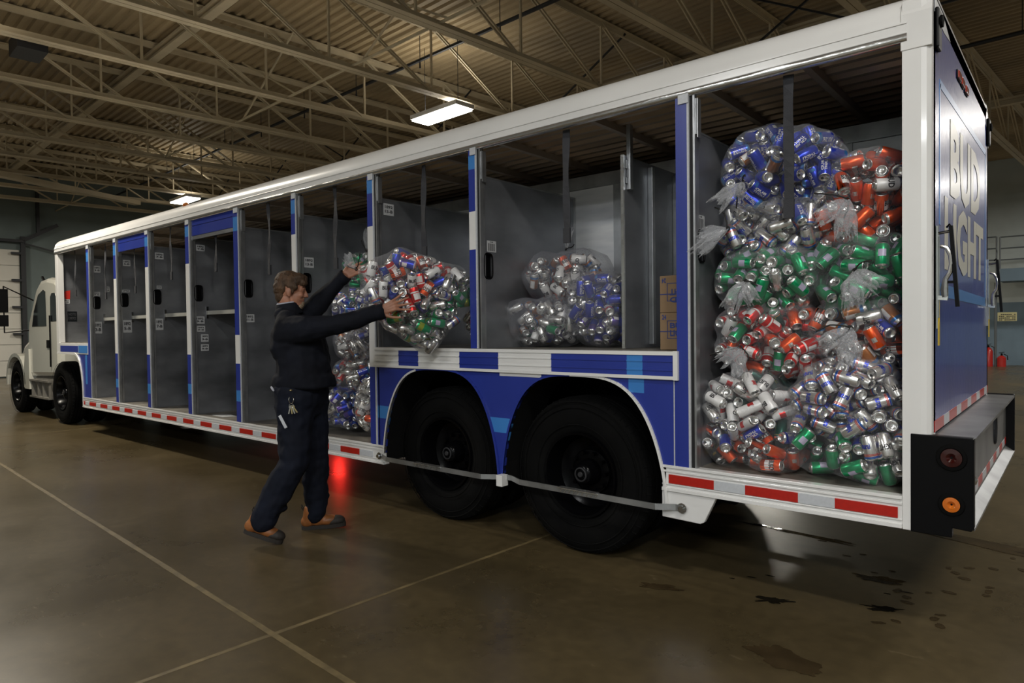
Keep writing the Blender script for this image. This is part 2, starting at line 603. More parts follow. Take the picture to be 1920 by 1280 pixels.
def joist(x, skew=0.043):
    b = MB()
    zl, zt = 6.0, HZ - 0.07
    y0, y1 = HY0 + 0.1, HY1 - 0.1

    def P(y, z, dx=0):
        return bt(x + (y - 2) * skew + dx, y, z)
    for dx in (-0.055, 0.055):
        b.bar(P(y0, zl, dx), P(y1, zl, dx), 0.098, 0.014)
        b.bar(P(y0, zl + 0.055, dx * 0.25), P(y1, zl + 0.055, dx * 0.25), 0.014, 0.10)
        b.bar(P(y0, zt, dx), P(y1, zt, dx), 0.085, 0.014)
        b.bar(P(y0, zt - 0.045, dx * 0.25), P(y1, zt - 0.045, dx * 0.25), 0.014, 0.09)
    y = y0 + 0.3
    k = 0
    st = 2.15
    while y + st < y1:
        for dx in (-.03, .03):
            if y > -3:
                b.bar(P(y, zt, dx), P(y + st, zl, dx), 0.022, 0.035)
            else:
                b.bar(P(y, zl, dx), P(y + st, zt, dx), 0.022, 0.035)
        b.bar(P(y, zl + .02), P(y, zt), 0.035, 0.035)
        k += 1
        y += st
    return b.build('joist', M['cream'], ceil)


for x in (-27.0, -24.8, -22.6, -20.4, -18.3, -16.2, -14.2, -12.0, -9.8, -7.5, -5.25, -3.0, -0.8, 1.4, 3.6, 5.8, 8.0, 10.2, 12.4):
    joist(x)
for yy, zz in ((1.45, HZ - 0.18), (9.5, HZ - 0.18), (-7.0, HZ - 0.18), (17.5, HZ - 0.18)):
    b = MB()
    b.bar(bt(HX0, yy, zz), bt(HX1, yy, zz), 0.16, 0.05)
    b.bar(bt(HX0, yy, zz - 0.14), bt(HX1, yy, zz - 0.14), 0.16, 0.02)
    b.bar(bt(HX0, yy, zz - 0.07), bt(HX1, yy, zz - 0.07), 0.02, 0.14)
    b.build('girder', M['cream'], ceil)
for yy, zz, r in ((4.9, 6.82, 0.035), (11.5, 6.7, 0.04)):
    b = MB()
    b.cyl(bt(HX0, yy, zz), bt(HX1, yy, zz), r, n=8)
    x = HX0 + 1.2
    while x < HX1:
        b.cyl(bt(x, yy, zz), bt(x, yy, HZ - 0.05), 0.008, n=5)
        if int(x) % 2 == 0:
            b.cyl(bt(x, yy, zz), bt(x, yy, zz - 0.16), 0.012, 0.02, n=6)
        x += 2.2
    b.build('sprinkler_pipe', M['darksteel'], ceil)
for yy in (3.0, 7.6):
    b = MB()
    x = HX0 + 0.6
    b.bar(bt(HX0, yy, 6.05), bt(HX1, yy, 6.05), 0.035, 0.03)
    for xx in np.arange(-27, 12, 4.4):
        b.bar(bt(xx, yy, 6.05), bt(xx + 2.2, yy, HZ - 0.1), 0.03, 0.03)
        b.bar(bt(xx, yy, HZ - 0.1), bt(xx + 2.2, yy, 6.05), 0.03, 0.03)
    b.build('cross_bridging', M['cream'] if yy != 7.6 else M['darksteel'], ceil)
# long shallow duct at the far end, top left
b = MB()
b.bar(bt(-22.0, 0.1, 5.80), bt(-24.4, 4.3, 5.88), 0.26, 0.14)
b.build('sloping_duct', M['cream'], ceil)
b = MB()
b.box(-13.0, -12.4, -1.2, -0.8, 5.95, 6.2)
b.v = [bt(*p) for p in b.v]
b.build('junction_box', M['darksteel'], ceil)

# walls
tag(bbox_b(HX0 - 0.2, HX0, HY0, HY1, 0, HZ + 0.1).build('wall_left', M['wall_dk']), kind='structure')
tag(bbox_b(HX1, HX1 + 0.2, HY0, HY1, 0, HZ + 0.1).build('wall_right', M['wall_white']), kind='structure')
tag(bbox_b(HX0, HX1, HY0 - 0.2, HY0, 0, HZ + 0.1).build('wall_front', M['wall_white']), kind='structure')
wb = bbox_b(HX0, HX1, HY1, HY1 + 0.2, 0, HZ + 0.1).build('wall_back', M['wall_white'])
tag(wb, kind='structure')
bbox_b(HX0 + 0.3, HX1, HY1 - 0.03, HY1 - 0.002, 0, 2.23).build('painted_dado', M['wall_blue'], wb)

# dock door at the left end
dd = MB()
for k in range(8):
    dd.box(HX0 + 0.02, HX0 + 0.08, -3.6, 1.85, 0.05 + k * 0.56, 0.05 + k * 0.56 + 0.545)
dd.v = [bt(*p) for p in dd.v]
door = dd.build('door_1', M['door_white'])
tag(door, kind='structure')
b = bbox_b(HX0 + 0.08, HX0 + 0.20, 1.88, 2.02, 0.0, 5.0)
for k in range(5):
    q = bbox_b(HX0 + 0.10, HX0 + 0.22, 1.60, 1.92, 0.55 + k * 0.95, 0.63 + k * 0.95)
    b.add(q.v, q.f)
b.build('door_track', M['darksteel'], door)
b = bbox_b(HX0 + 0.1, HX0 + 0.25, -3.8, 2.0, 4.78, 4.88)
b.build('door_header', M['darksteel'], door)
wl = bpy.data.objects['wall_left']
b = MB()
b.bar(bt(HX0 + 0.2, 1.95, 4.85), bt(HX0 + 0.2, 3.0, 5.5), 0.1, 0.12)
b.bar(bt(HX0 + 0.2, 2.4, 5.15), bt(HX0 + 0.2, 2.4, 7.2), 0.10, 0.10)
b.bar(bt(HX0 + 0.2, 2.0, 4.75), bt(HX0 + 0.2, 3.2, 4.45), 0.05, 0.05)
b.build('wall_brace', M['darksteel'], wl)

# ceiling lamps (own light plus an added upward fill stay here)
for i, (x, y, k, lcol) in enumerate(LAMPS):
    c = bt(x, y, LAMP_Z)
    names = {0: 'lit white ceiling lamp far beyond the front of the trailer',
             1: 'lit white rectangular ceiling lamp just above the trailer roof, middle of the photo'}
    t = empty('ceiling_lamp', c, names.get(i, 'white ceiling lamp outside the photo, ' +
              ['', '', 'behind the trailer tail', 'near the dock door', 'over the aisle at left', 'over the open floor at the tail',
               'added fill in the first row behind the camera', 'added fill, right in the near row behind the camera', 'far left behind the trailer', 'deep behind the trailer',
               'right in the deep row', 'by the mezzanine', 'left on the far wall', 'added fill at the near right corner', 'added fill in the last row behind the camera',
               'added fill, left in the last row behind the camera'][i]), 'ceiling lamp', 'rectangular ceiling lamps')

    def lb(dx, dy, z0, z1):
        q = MB().box(x - dx, x + dx, y - dy, y + dy, z0, z1)
        q.v = [bt(*p) for p in q.v]
        return q
    lb(0.70, 0.24, LAMP_Z + 0.012, LAMP_Z + 0.10).build('housing', M['white'], t)
    lb(0.67, 0.215, LAMP_Z - 0.02, LAMP_Z + 0.011).build('diffuser', M['diff'], t)
    for dx in (-0.5, 0.5):
        MB().cyl(bt(x + dx, y, LAMP_Z + 0.1), bt(x + dx, y, HZ - 0.05), 0.006, n=5).build('suspension_wire', M['darksteel'], t)
    ld = bpy.data.lights.new('lamp_light', 'AREA')
    ld.shape = 'RECTANGLE'
    ld.size, ld.size_y = 1.3, 0.42
    ld.energy = LAMP_POWER * k
    ld.color = lcol
    lo = bpy.data.objects.new('lamp_light', ld)
    COL.objects.link(lo)
    lo.location = (c[0], c[1], LAMP_Z - 0.03)
    lo.rotation_euler = (0, 0, -BA)
    setpar(lo, t)
    lu = bpy.data.lights.new('fill_uplight', 'AREA')  # added upward light, stands in for bounce onto the roof deck
    lu.shape = 'RECTANGLE'
    lu.size, lu.size_y = 1.3, 0.42
    lu.energy = LAMP_POWER * 0.12
    lu.color = lcol
    lo = bpy.data.objects.new('fill_uplight', lu)
    COL.objects.link(lo)
    lo.location = (c[0], c[1], LAMP_Z + 0.11)
    lo.rotation_euler = (PI, 0, BA)
    setpar(lo, t)

# far right: mezzanine, sign, extinguishers
mz = empty('mezzanine', (0.5, 24.6, 0), 'grey railed walkway platform on the far wall, right edge of the photo', 'platform')
MB().box(-2.08, 6, 24.2, 25.8 - 0.35, 2.9, 3.32).build('platform_slab', M['wall_blue'], mz)
b = MB()
for z in (3.62, 4.0, 4.38):
    b.cyl((-2.08, 24.25, z), (6, 24.25, z), 0.025, n=6)
for x in (-2.08, -0.2, 1.8, 3.8, 5.8):
    b.cyl((x, 24.25, 3.3), (x, 24.25, 4.38), 0.028, n=6)
for z in (3.7, 4.1, 4.5):
    b.cyl((-3.2, 25.2, z), (-2.25, 25.2, z), 0.025, n=6)
b.cyl((-2.25, 25.2, 2.9), (-2.25, 25.2, 4.5), 0.03, n=6)
b.build('handrail', M['rail_g'], mz)
b = MB().cyl((-2.25, 24.9, 0), (-2.25, 24.9, 2.9), 0.04, n=8)
b.build('support_post', M['rail_g'], mz)
b = MB().box(-2.22, -1.68, 25.22, 25.24, 1.57, 1.87)
b2 = b
for j in range(4):
    z = 1.80 - j * 0.062
    for k in range(9):
        x = -2.18 + k * 0.053
        if (j * 5 + k * 3) % 7 != 0:
            b2.box(x, x + 0.038, 25.213, 25.219, z - 0.02, z + 0.012, 1)
tag(b2.build('wall_sign', [M['sign_y'], M['ink']]), 'yellow notice board with small dark lettering on the blue far wall', 'sign')


def exting(x, y, h, lbl):
    t = empty('fire_extinguisher', (x, y, 0), lbl, 'fire extinguisher', 'red extinguishers by the far wall')
    MB().lathe([(0, 0.001), (0, .13), (h * .8, .13), (h * .92, .09), (h, .04), (h, .001)], (x, y, 0), (0, 0, 1), 14).build(
        'cylinder_body', M['ext_red'], t, smooth='auto')
    b = MB().cyl((x, y, h), (x, y, h + .08), 0.03, n=8)
    b.bar((x - .08, y, h + .09), (x + .08, y, h + .12), .03, .02)
    b.tube([(x + .05, y, h + .06), (x + .16, y, h), (x + .17, y, h * .6)], 0.015, 6)
    b.build('valve_hose', M['black'], t)


exting(-2.45, 24.9, 0.66, 'tall red cylinder left of the grey post at the far wall')
exting(-2.08, 24.9, 0.38, 'short red cylinder right of the grey post at the far wall')


# wet patches and stains on the floor
def blob(name, m, cx, cy, rx, ry, ang, seed, label, cat, rough=0.35, z=0.002, group=None):
    b = MB()
    n = 64
    vs = [(cx, cy, z)]
    for k in range(n):
        a = 2 * PI * k / n
        q = 1 + rough * (noise.noise(Vector((math.cos(a) * 1.6, math.sin(a) * 1.6, seed))) +
                         0.5 * noise.noise(Vector((math.cos(a) * 5, math.sin(a) * 5, seed + 9))))
        x, y = rx * q * math.cos(a), ry * q * math.sin(a)
        vs.append((cx + x * math.cos(ang) - y * math.sin(ang), cy + x * math.sin(ang) + y * math.cos(ang), z))
    b.add(vs, [(0, k + 1, (k + 1) % n + 1) for k in range(n)])
    o = b.build(name, m, origin=(cx, cy, 0))
    return tag(o, label, cat, group)


blob('puddle', M['water'], -0.91, 0.83, 0.13, 0.05, 0.25, 3, 'largest dark puddle on the floor under the trailer tail', 'puddle', 0.55)
blob('puddle', M['water'], -1.30, 0.12, 0.10, 0.035, 0.5, 5, 'small glinting puddle nearest the rear tyre shadow edge', 'puddle', 1.2)
blob('puddle', M['water'], -0.80, 0.38, 0.09, 0.03, 0.2, 6, 'small puddle in front of the largest dark puddle', 'puddle', 1.1)
blob('puddle', M['water'], -2.0, 2.45, 0.55, 0.13, 0.05, 12, 'long wet streak shining under the trailer behind the rear wheels', 'puddle', 1.0)
blob('puddle', M['water'], -1.55, 1.45, 0.42, 0.03, -0.1, 13, 'thin wet line under the trailer, in front of the shining streak', 'puddle', 0.9)
blob('damp_stain', M['damp'], -1.03, -0.50, 0.17, 0.085, -0.2, 21, 'brown damp stain at the bottom edge of the photo', 'stain', 0.4)
blob('damp_stain', M['damp'], -1.9, -0.1, 0.12, 0.035, 0.3, 22, 'faint damp smear left of the bottom stain', 'stain', 0.9)
blob('damp_stain', M['damp'], -0.55, 2.0, 1.0, 0.05, -0.28, 23, 'long damp trail running out past the rear bumper', 'stain', 1.3)
for k in range(22):
    a = k * 0.77
    x = -0.33 + 0.16 * math.sin(a) + 0.05 * math.sin(k * 3.1) - k * 0.02
    y = 1.75 - k * 0.075
    blob('damp_spot', M['damp'], x, y, 0.015 + 0.022 * abs(math.sin(k * 1.7)), 0.012 + 0.010 * abs(math.cos(k * 2.3)), a, 30 + k,
         ('small damp drip spot near the bumper corner' if k < 8 else 'small damp drip spot midway along the drip trail' if k < 15 else 'small damp drip spot at the near end of the drip trail'), 'stain', 0.35, group='drip spots beside the rear bumper')
for k in range(12):
    x = -1.6 + 0.9 * ((k * 0.618) % 1)
    y = 0.3 + 1.3 * ((k * 0.414) % 1)
    blob('water_spot', M['water'], x, y, 0.018 + 0.016 * ((k * .37) % 1), 0.008, 0.1, 60 + k,
         'tiny water spot on the shaded floor under the trailer tail', 'puddle', 0.35, group='water spots under the trailer tail')

# ================================================================== the trailer
XR, XF, W = -0.523, -12.99, 2.44
TR = empty('beverage_trailer', (-6.5, 1.22, 0), 'long white and blue side-loading drinks trailer with open bays full of bagged cans', 'trailer')
PL = {1: -11.516, 2: -10.43, 3: -9.339, 4: -8.160, 5: -6.996, 6: -5.857, 7: -4.671, 8: -3.463, 9: -1.798}
PR = {1: -11.40, 2: -10.32, 3: -9.225, 4: -8.050, 5: -6.885, 6: -5.770, 7: -4.584, 8: -3.385, 9: -1.715}
ZE = 2.842      # lower edge of the roof rail

# roof: cove section swept along x, open below
arc = [(0.0, 2.93)] + [(0.16 - 0.16 * math.cos(a), 2.935 + 0.155 * math.sin(a)) for a in [PI / 2 * k / 10 for k in range(1, 11)]]
crown = [(0.5, 3.10), (1.22, 3.11)]
half = arc + crown
full = half + [(W - y, z) for y, z in reversed(half[:-1])]
b = MB()
x0, x1 = XF, XR - 0.10
b.v = [(x0, y, z) for y, z in full] + [(x1, y, z) for y, z in full]
n = len(full)
b.f = [(i, i + 1, i + 1 + n, i + n) for i in range(n - 1)]
b.f.append(tuple(range(n)))
b.f.append(tuple(range(2 * n - 1, n - 1, -1)))
b.m = [0] * len(b.f)
ro = b.build('roof', M['white'], TR, smooth='auto')
for s, nm in ((0, 'near'), (1, 'far')):
    yy = (lambda y: y) if s == 0 else (lambda y: W - y)

    def ybox(b, xa, xb, ya, yb, za, zb, mi=0):
        a, c = sorted((yy(ya), yy(yb)))
        b.box(xa, xb, a, c, za, zb, mi)
    b = MB()
    ybox(b, XF, XR - 0.1, -0.006, 0.03, ZE + 0.035, ZE + 0.088)
    ybox(b, XF, XR - 0.1, -0.010, 0.0, ZE + 0.080, ZE + 0.090)
    ybox(b, XF, XR - 0.1, -0.010, 0.0, ZE + 0.035, ZE + 0.041)
    b.build('roof_rail', M['white'], TR, bevel=0.002)
    b = MB()
    # slightly dented aluminium drip lip, finely cut along x
    k = 260
    vs, fs = [], []
    for i in range(k + 1):
        x = XF + (XR - 0.1 - XF) * i / k
        d = 0.004 * noise.noise(Vector((x * 6, 0, 1)))
        vs += [(x, yy(-0.008 + d), ZE + 0.036), (x, yy(-0.014 - d), ZE + 0.016), (x, yy(-0.004 + d * .5), ZE - 0.001 + d * .5), (x, yy(0.03), ZE)]
        if i:
            for j in range(3):
                a = (i - 1) * 4 + j
                fs.append((a, a + 1, a + 5, a + 4))
    b.add(vs, fs)
    b.build('drip_lip', M['silver'], TR, smooth=True)

# inner roof skin with ribs, bows
b = MB()
y = 0.1
prof = []
while y < W - 0.1:
    prof += [(y, 3.0), (y + 0.05, 3.0), (y + 0.07, 2.97), (y + 0.11, 2.97)]
    y += 0.13
b.v = [(XF + .05, p[0], p[1]) for p in prof] + [(XR - .06, p[0], p[1]) for p in prof]
n = len(prof)
b.f = [(i, i + 1, i + 1 + n, i + n) for i in range(n - 1)]
b.m = [0] * len(b.f)
b.build('inner_roof_skin', M['darkin'], TR)
for x in list(PR.values()) + [-2.55, -4.0, -1.15]:
    MB().box(x - 0.02, x + 0.02, 0.05, W - 0.05, 2.925, 2.975).build('roof_bow', M['beam_in'], TR)
b = MB().box(XF, XR - .1, 0.09, 0.13, 2.90, 2.95).box(XF, XR - .1, 0.04, 0.09, 2.945, 2.965)
b.build('door_track_header', M['gasket'], TR)

# corner posts
for yv in (0, 1):
    def q(y):
        return y if yv == 0 else W - y
    cz = 0.548
    poly = [(-0.645, q(0.0)), (-0.567, q(0.0)), (-0.545, q(0.004)), (-0.527, q(0.018)), (XR, q(0.04)), (XR, q(0.09)), (-0.645, q(0.09))]
    b = MB().prism(poly, 'z', cz, 3.03)
    b.v += []
    b.build('corner_post', M['white'], TR, bevel=0.003)
    # rounded cap joining roof and rear frame
    capp = [(x, z) for x, z in [(-0.645, 2.83), (XR, 2.83), (XR, 3.02), (-0.54, 3.06), (-0.645, 3.075)]]
    b = MB()
    pr = [(q(-0.004 + y), z) for y, z in [(0, 2.80), (0, 2.935)] + [(0.16 - 0.164 * math.cos(a), 2.935 + 0.158 * math.sin(a)) for a in [PI / 2 * k / 8 for k in range(1, 9)]]] + [(q(0.16), 2.80)]
    b.prism(pr, 'x', -0.65, XR)
    b.build('corner_cap', M['white'], TR, bevel=0.003)
    b = MB().box(XF, XF + 0.115, *sorted((q(0.0), q(0.09))), 1.20, 2.95)
    b.build('front_corner_post', M['white'], TR, bevel=0.004)
MB().box(-0.62, XR, 0.1, W - .1, 2.98, 3.07).build('rear_header', M['white'], TR)
MB().box(XF, XF + 0.03, 0.05, W - 0.05, 1.2, 3.0).build('front_bulkhead', M['white'], TR)

# door posts with printed colour bands
BND = {9: [], 8: [2.80, 2.70, 2.39, 2.11], 7: [2.81, 2.69, 2.41, 1.21], 6: [2.79, 2.66, 2.46, 1.63], 5: [2.76, 2.61, 1.49, 1.18, .89, .77],
       4: [2.78, 2.66, 2.34, 1.26, .91, .79], 3: [2.77, 2.65, 2.38, 1.24, .86, .73], 2: [2.76, 2.62, 2.29, 1.24, .88, .76], 1: [2.75, 2.61]}
for k in range(1, 10):
    zb = 1.38 if k == 8 else (0.70 if k == 9 else 0.55)
    seq = [(ZE, 0)]
    bb = BND[k]
    if bb:
        seq = [(ZE, 0), (bb[0], 1), (bb[1], 0)]
        if len(bb) >= 4:
            seq += [(bb[2], 2), (bb[3], 0)]
        if len(bb) >= 6:
            seq += [(bb[4], 1), (bb[5], 0)]
    b = MB()
    for i, (z, c) in enumerate(seq):
        zn = seq[i + 1][0] if i + 1 < len(seq) else zb
        b.box(PL[k], PR[k] - 0.012, -0.004, 0.045, zn, z, c)
    b.box(PR[k] - 0.012, PR[k], -0.006, 0.045, zb, ZE, 3)
    # bent silver tab at the head
    b.box(PL[k] + 0.02, PR[k], -0.012, -0.004, ZE - 0.04, ZE + 0.02, 3)
    b.build('door_post', [M['blue'], M['lblue'], M['white'], M['whiterefl']], TR)
    b = MB().box(PR[k], PR[k] + 0.022, 0.006, 0.05, zb, ZE, 0).box(PR[k] + 0.022, PR[k] + 0.034, 0.0, 0.03, zb, ZE, 1)
    b.box(PR[k] + 0.034, PR[k] + 0.040, 0.01, 0.05, 2.62, ZE - .02, 1).box(PR[k] + 0.044, PR[k] + 0.05, 0.01, 0.05, 2.60, ZE - .02, 1)
    b.build('door_track', [M['gasket'], M['alu']], TR)

# partitions
FZ = {0: 1.385, 1: 0.548, 2: 0.548, 3: 0.548, 4: 0.548, 5: 0.548, 6: 0.548, 7: 1.378, 8: 1.378, 9: 0.705}


def sticker(par, x, y0, y1, z0, z1, lines, m0='sticker'):
    b = MB().box(x, x + 0.002, y0, y1, z0, z1, 0)
    hh = (z1 - z0) / (len(lines) + 0.6)
    for i, t in enumerate(lines):
        zt = z1 - (i + 0.25) * hh
        b.text(t, lambda a, c, zt=zt: (x + 0.0028, y0 + (y1 - y0) * (.12 + .76 * a), zt - hh * (0.85 - 0.7 * c)), 1)
    return b.build('sticker', [M[m0], M['ink']], par)


def barcode(par, x, y0, y1, z0, z1):
    b = MB().box(x, x + 0.002, y0, y1, z0, z1, 0)
    k = 11
    for i in range(k):
        ya = y0 + (y1 - y0) * (0.12 + 0.76 * i / k)
        b.box(x + 0.002, x + 0.0028, ya, ya + (0.0022 if i % 3 else 0.0045), z0 + 0.008, z1 - 0.02, 1)
    b.text('18', lambda a, c: (x + .0028, y0 + (y1 - y0) * (.35 + .3 * a), z1 - .014 + .01 * c), 1)
    return b.build('sticker', [M['sticker'], M['ink']], par)


PANELS = {}
for k in range(0, 10):
    x = (XF + 0.06) if k == 0 else PR[k] + 0.012
    z0 = FZ[k]
    ztop = 2.65
    if k in (0,):
        ztop = 2.86
    b = MB()
    hy0, hy1, hz0, hz1 = 0.036, 0.128, 1.90, 2.078
    yb = 1.215
    if k == 0:
        b.box(x, x + 0.015, 0.03, yb, z0, ztop)
    else:
        # plate with the hand-hole left open
        b.box(x, x + 0.015, 0.028, hy0, z0, ztop)
        b.box(x, x + 0.015, hy0, hy1, z0, hz0)
        b.box(x, x + 0.015, hy0, hy1, hz1, ztop)
        b.box(x, x + 0.015, hy1, yb, z0, ztop)
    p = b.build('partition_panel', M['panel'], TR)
    PANELS[k] = p
    b = MB().box(x + 0.015, x + 0.022, 0.026, 0.05, z0, ztop)
    b.box(x + 0.015, x + 0.019, 1.19, 1.215, z0, ztop).box(x + 0.015, x + 0.017, 0.028, yb, ztop - 0.012, ztop)
    b.build('edge_angle', M['alu'], p)
    if k:
        b = MB().box(x - 0.012, x + 0.002, hy0 - .002, hy1 + .002, hz0 - .002, hz1 + .002)
        # rounded frame and pull bar
        pts = []
        for i in range(24):
            a = 2 * PI * i / 24
            ca, sa = math.cos(a), math.sin(a)
            pts.append((x + 0.018, (hy0 + hy1) / 2 + 0.047 * math.copysign(abs(ca) ** 0.45, ca), (hz0 + hz1) / 2 + 0.092 * math.copysign(abs(sa) ** 0.45, sa)))
        pts.append(pts[0])
        b.tube(pts, 0.007, 6, cap=False)
        b.cyl((x + 0.012, hy0 + .03, hz0), (x + 0.012, hy0 + .03, hz1), 0.006, n=6)
        b.build('hand_hole', M['black'], p)
X9 = PR[9] + .012 + .015
barcode(PANELS[9], X9, 0.032, 0.135, 2.082, 2.168)
barcode(PANELS[8], PR[8] + .028, 0.072, 0.172, 2.095, 2.178)
sticker(PANELS[7], PR[7] + .028, 0.08, 0.192, 2.51, 2.61, ['1892', '15-B'])
sticker(PANELS[5], PR[5] + .028, 0.043, 0.145, 1.625, 1.712, ['1892', '11-B'])
sticker(PANELS[6], PR[6] + .028, 0.06, 0.165, 2.14, 2.24, ['1892', '13-B'])
for (a, c, e, f) in [(0.064, 0.166, 2.493, 2.566), (0.040, 0.146, 1.625, 1.713), (0.05, 0.15, 1.53, 1.60), (0.10, 0.19, 1.41, 1.50), (0.096, 0.19, 1.30, 1.38)]:
    sticker(PANELS[4], PR[4] + .028, a, c, e, f, ['1892', '9-B'])
for (a, c, e, f) in [(0.066, 0.173, 2.485, 2.57), (0.055, 0.151, 1.56, 1.71), (0.08, 0.14, 2.1, 2.14)]:
    sticker(PANELS[3], PR[3] + .028, a, c, e, f, ['1892', '7-B'])
for (a, c, e, f) in [(0.073, 0.169, 2.472, 2.556), (0.051, 0.153, 2.10, 2.135), (0.055, 0.17, 1.533, 1.708)]:
    sticker(PANELS[2], PR[2] + .028, a, c, e, f, ['1892', '5-B'])
for (a, c, e, f) in [(0.051, 0.143, 2.447, 2.546), (0.043, 0.127, 2.09, 2.152), (0.04, 0.145, 1.523, 1.702), (0.197, 0.262, 2.16, 2.239)]:
    sticker(PANELS[1], PR[1] + .028, a, c, e, f, ['1892', '3-B'])
x = XF + 0.075
sticker(PANELS[0], x, 0.076, 0.18, 2.03, 2.10, ['1892', '1-B'])
b = MB().prism([(0.064, 2.16), (0.12, 2.24), (0.19, 2.25), (0.184, 2.11), (0.13, 2.10)], 'x', x, x + 0.002)
lab(b.build('sticker', M['redmark'], PANELS[0]), 'red arrow-shaped sticker')
sticker(PANELS[0], x, 0.14, 0.28, 1.73, 1.90, ['NOTE', '1892'], 'glass')

# bay floors, risers, centre wall, far side
b = MB().box(PL[9] + .05, XR - 0.13, 0.012, W - 0.02, 0.66, 0.705)
b.build('bay_floor', M['floorplate'], TR)
b = MB().box(PL[7] + .03, PL[9] + .02, 0.034, W - 0.02, 1.34, 1.376)
b.build('bay_floor', M['floorplate'], TR)
b = MB().box(PL[1], PL[7] + .01, 0.012, W - 0.02, 0.50, 0.547)
b.build('bay_floor', M['floorplate'], TR)
b = MB().box(XF + .02, PR[1], 0.02, W - 0.02, 1.345, 1.384)
b.build('bay_floor', M['floorplate'], TR)
b = MB().box(PR[7] - .02, PR[7], 0.05, W - .05, 0.5, 1.36).box(PL[9], PL[9] + .02, 0.05, W - .05, 0.66, 1.36).box(PL[1], PL[1] + .02, .05, W - .05, .5, 1.36)
b.build('step_riser', M['panel'], TR)
SEC = [(XF + .07, PL[1], 1.385), (PR[1], PL[7], 0.547), (PL[7], PR[9], 1.376), (PR[9], XR - .1, 0.705)]
b = MB()
for a, c, z in SEC:
    b.box(a, c, 1.22, 1.235, z, 2.71)
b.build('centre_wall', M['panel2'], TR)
b = MB()
b.box(XF + .07, XR - .1, 1.205, 1.235, 2.712, 2.82)
for k in range(1, 10):
    b.box(PR[k] + 0.50, PR[k] + .53, 1.212, 1.22, 2.72, 2.80)
b.build('centre_wall_cap', M['alu'], TR)
for xx in (-2.93, -4.0, -5.2, -6.35, -7.5, -8.65, -9.8, -1.18):
    zf = 1.378 if -4.6 < xx < -1.8 else (0.705 if xx > -1.8 else .548)
    MB().box(xx - 0.035, xx + 0.035, 1.206, 1.22, zf, 2.71).build('centre_wall_seam', M['alu'], TR)
b = MB()
b.box(XF + .05, XR - .05, W - 0.03, W - 0.01, 0.55, 2.9)
b.build('far_side_doors', M['panel'], TR)
b = MB().box(PR[1] + .03, PL[2], .60, 1.2, .548, 1.35)
b.build('storage_box', M['panel'], TR)

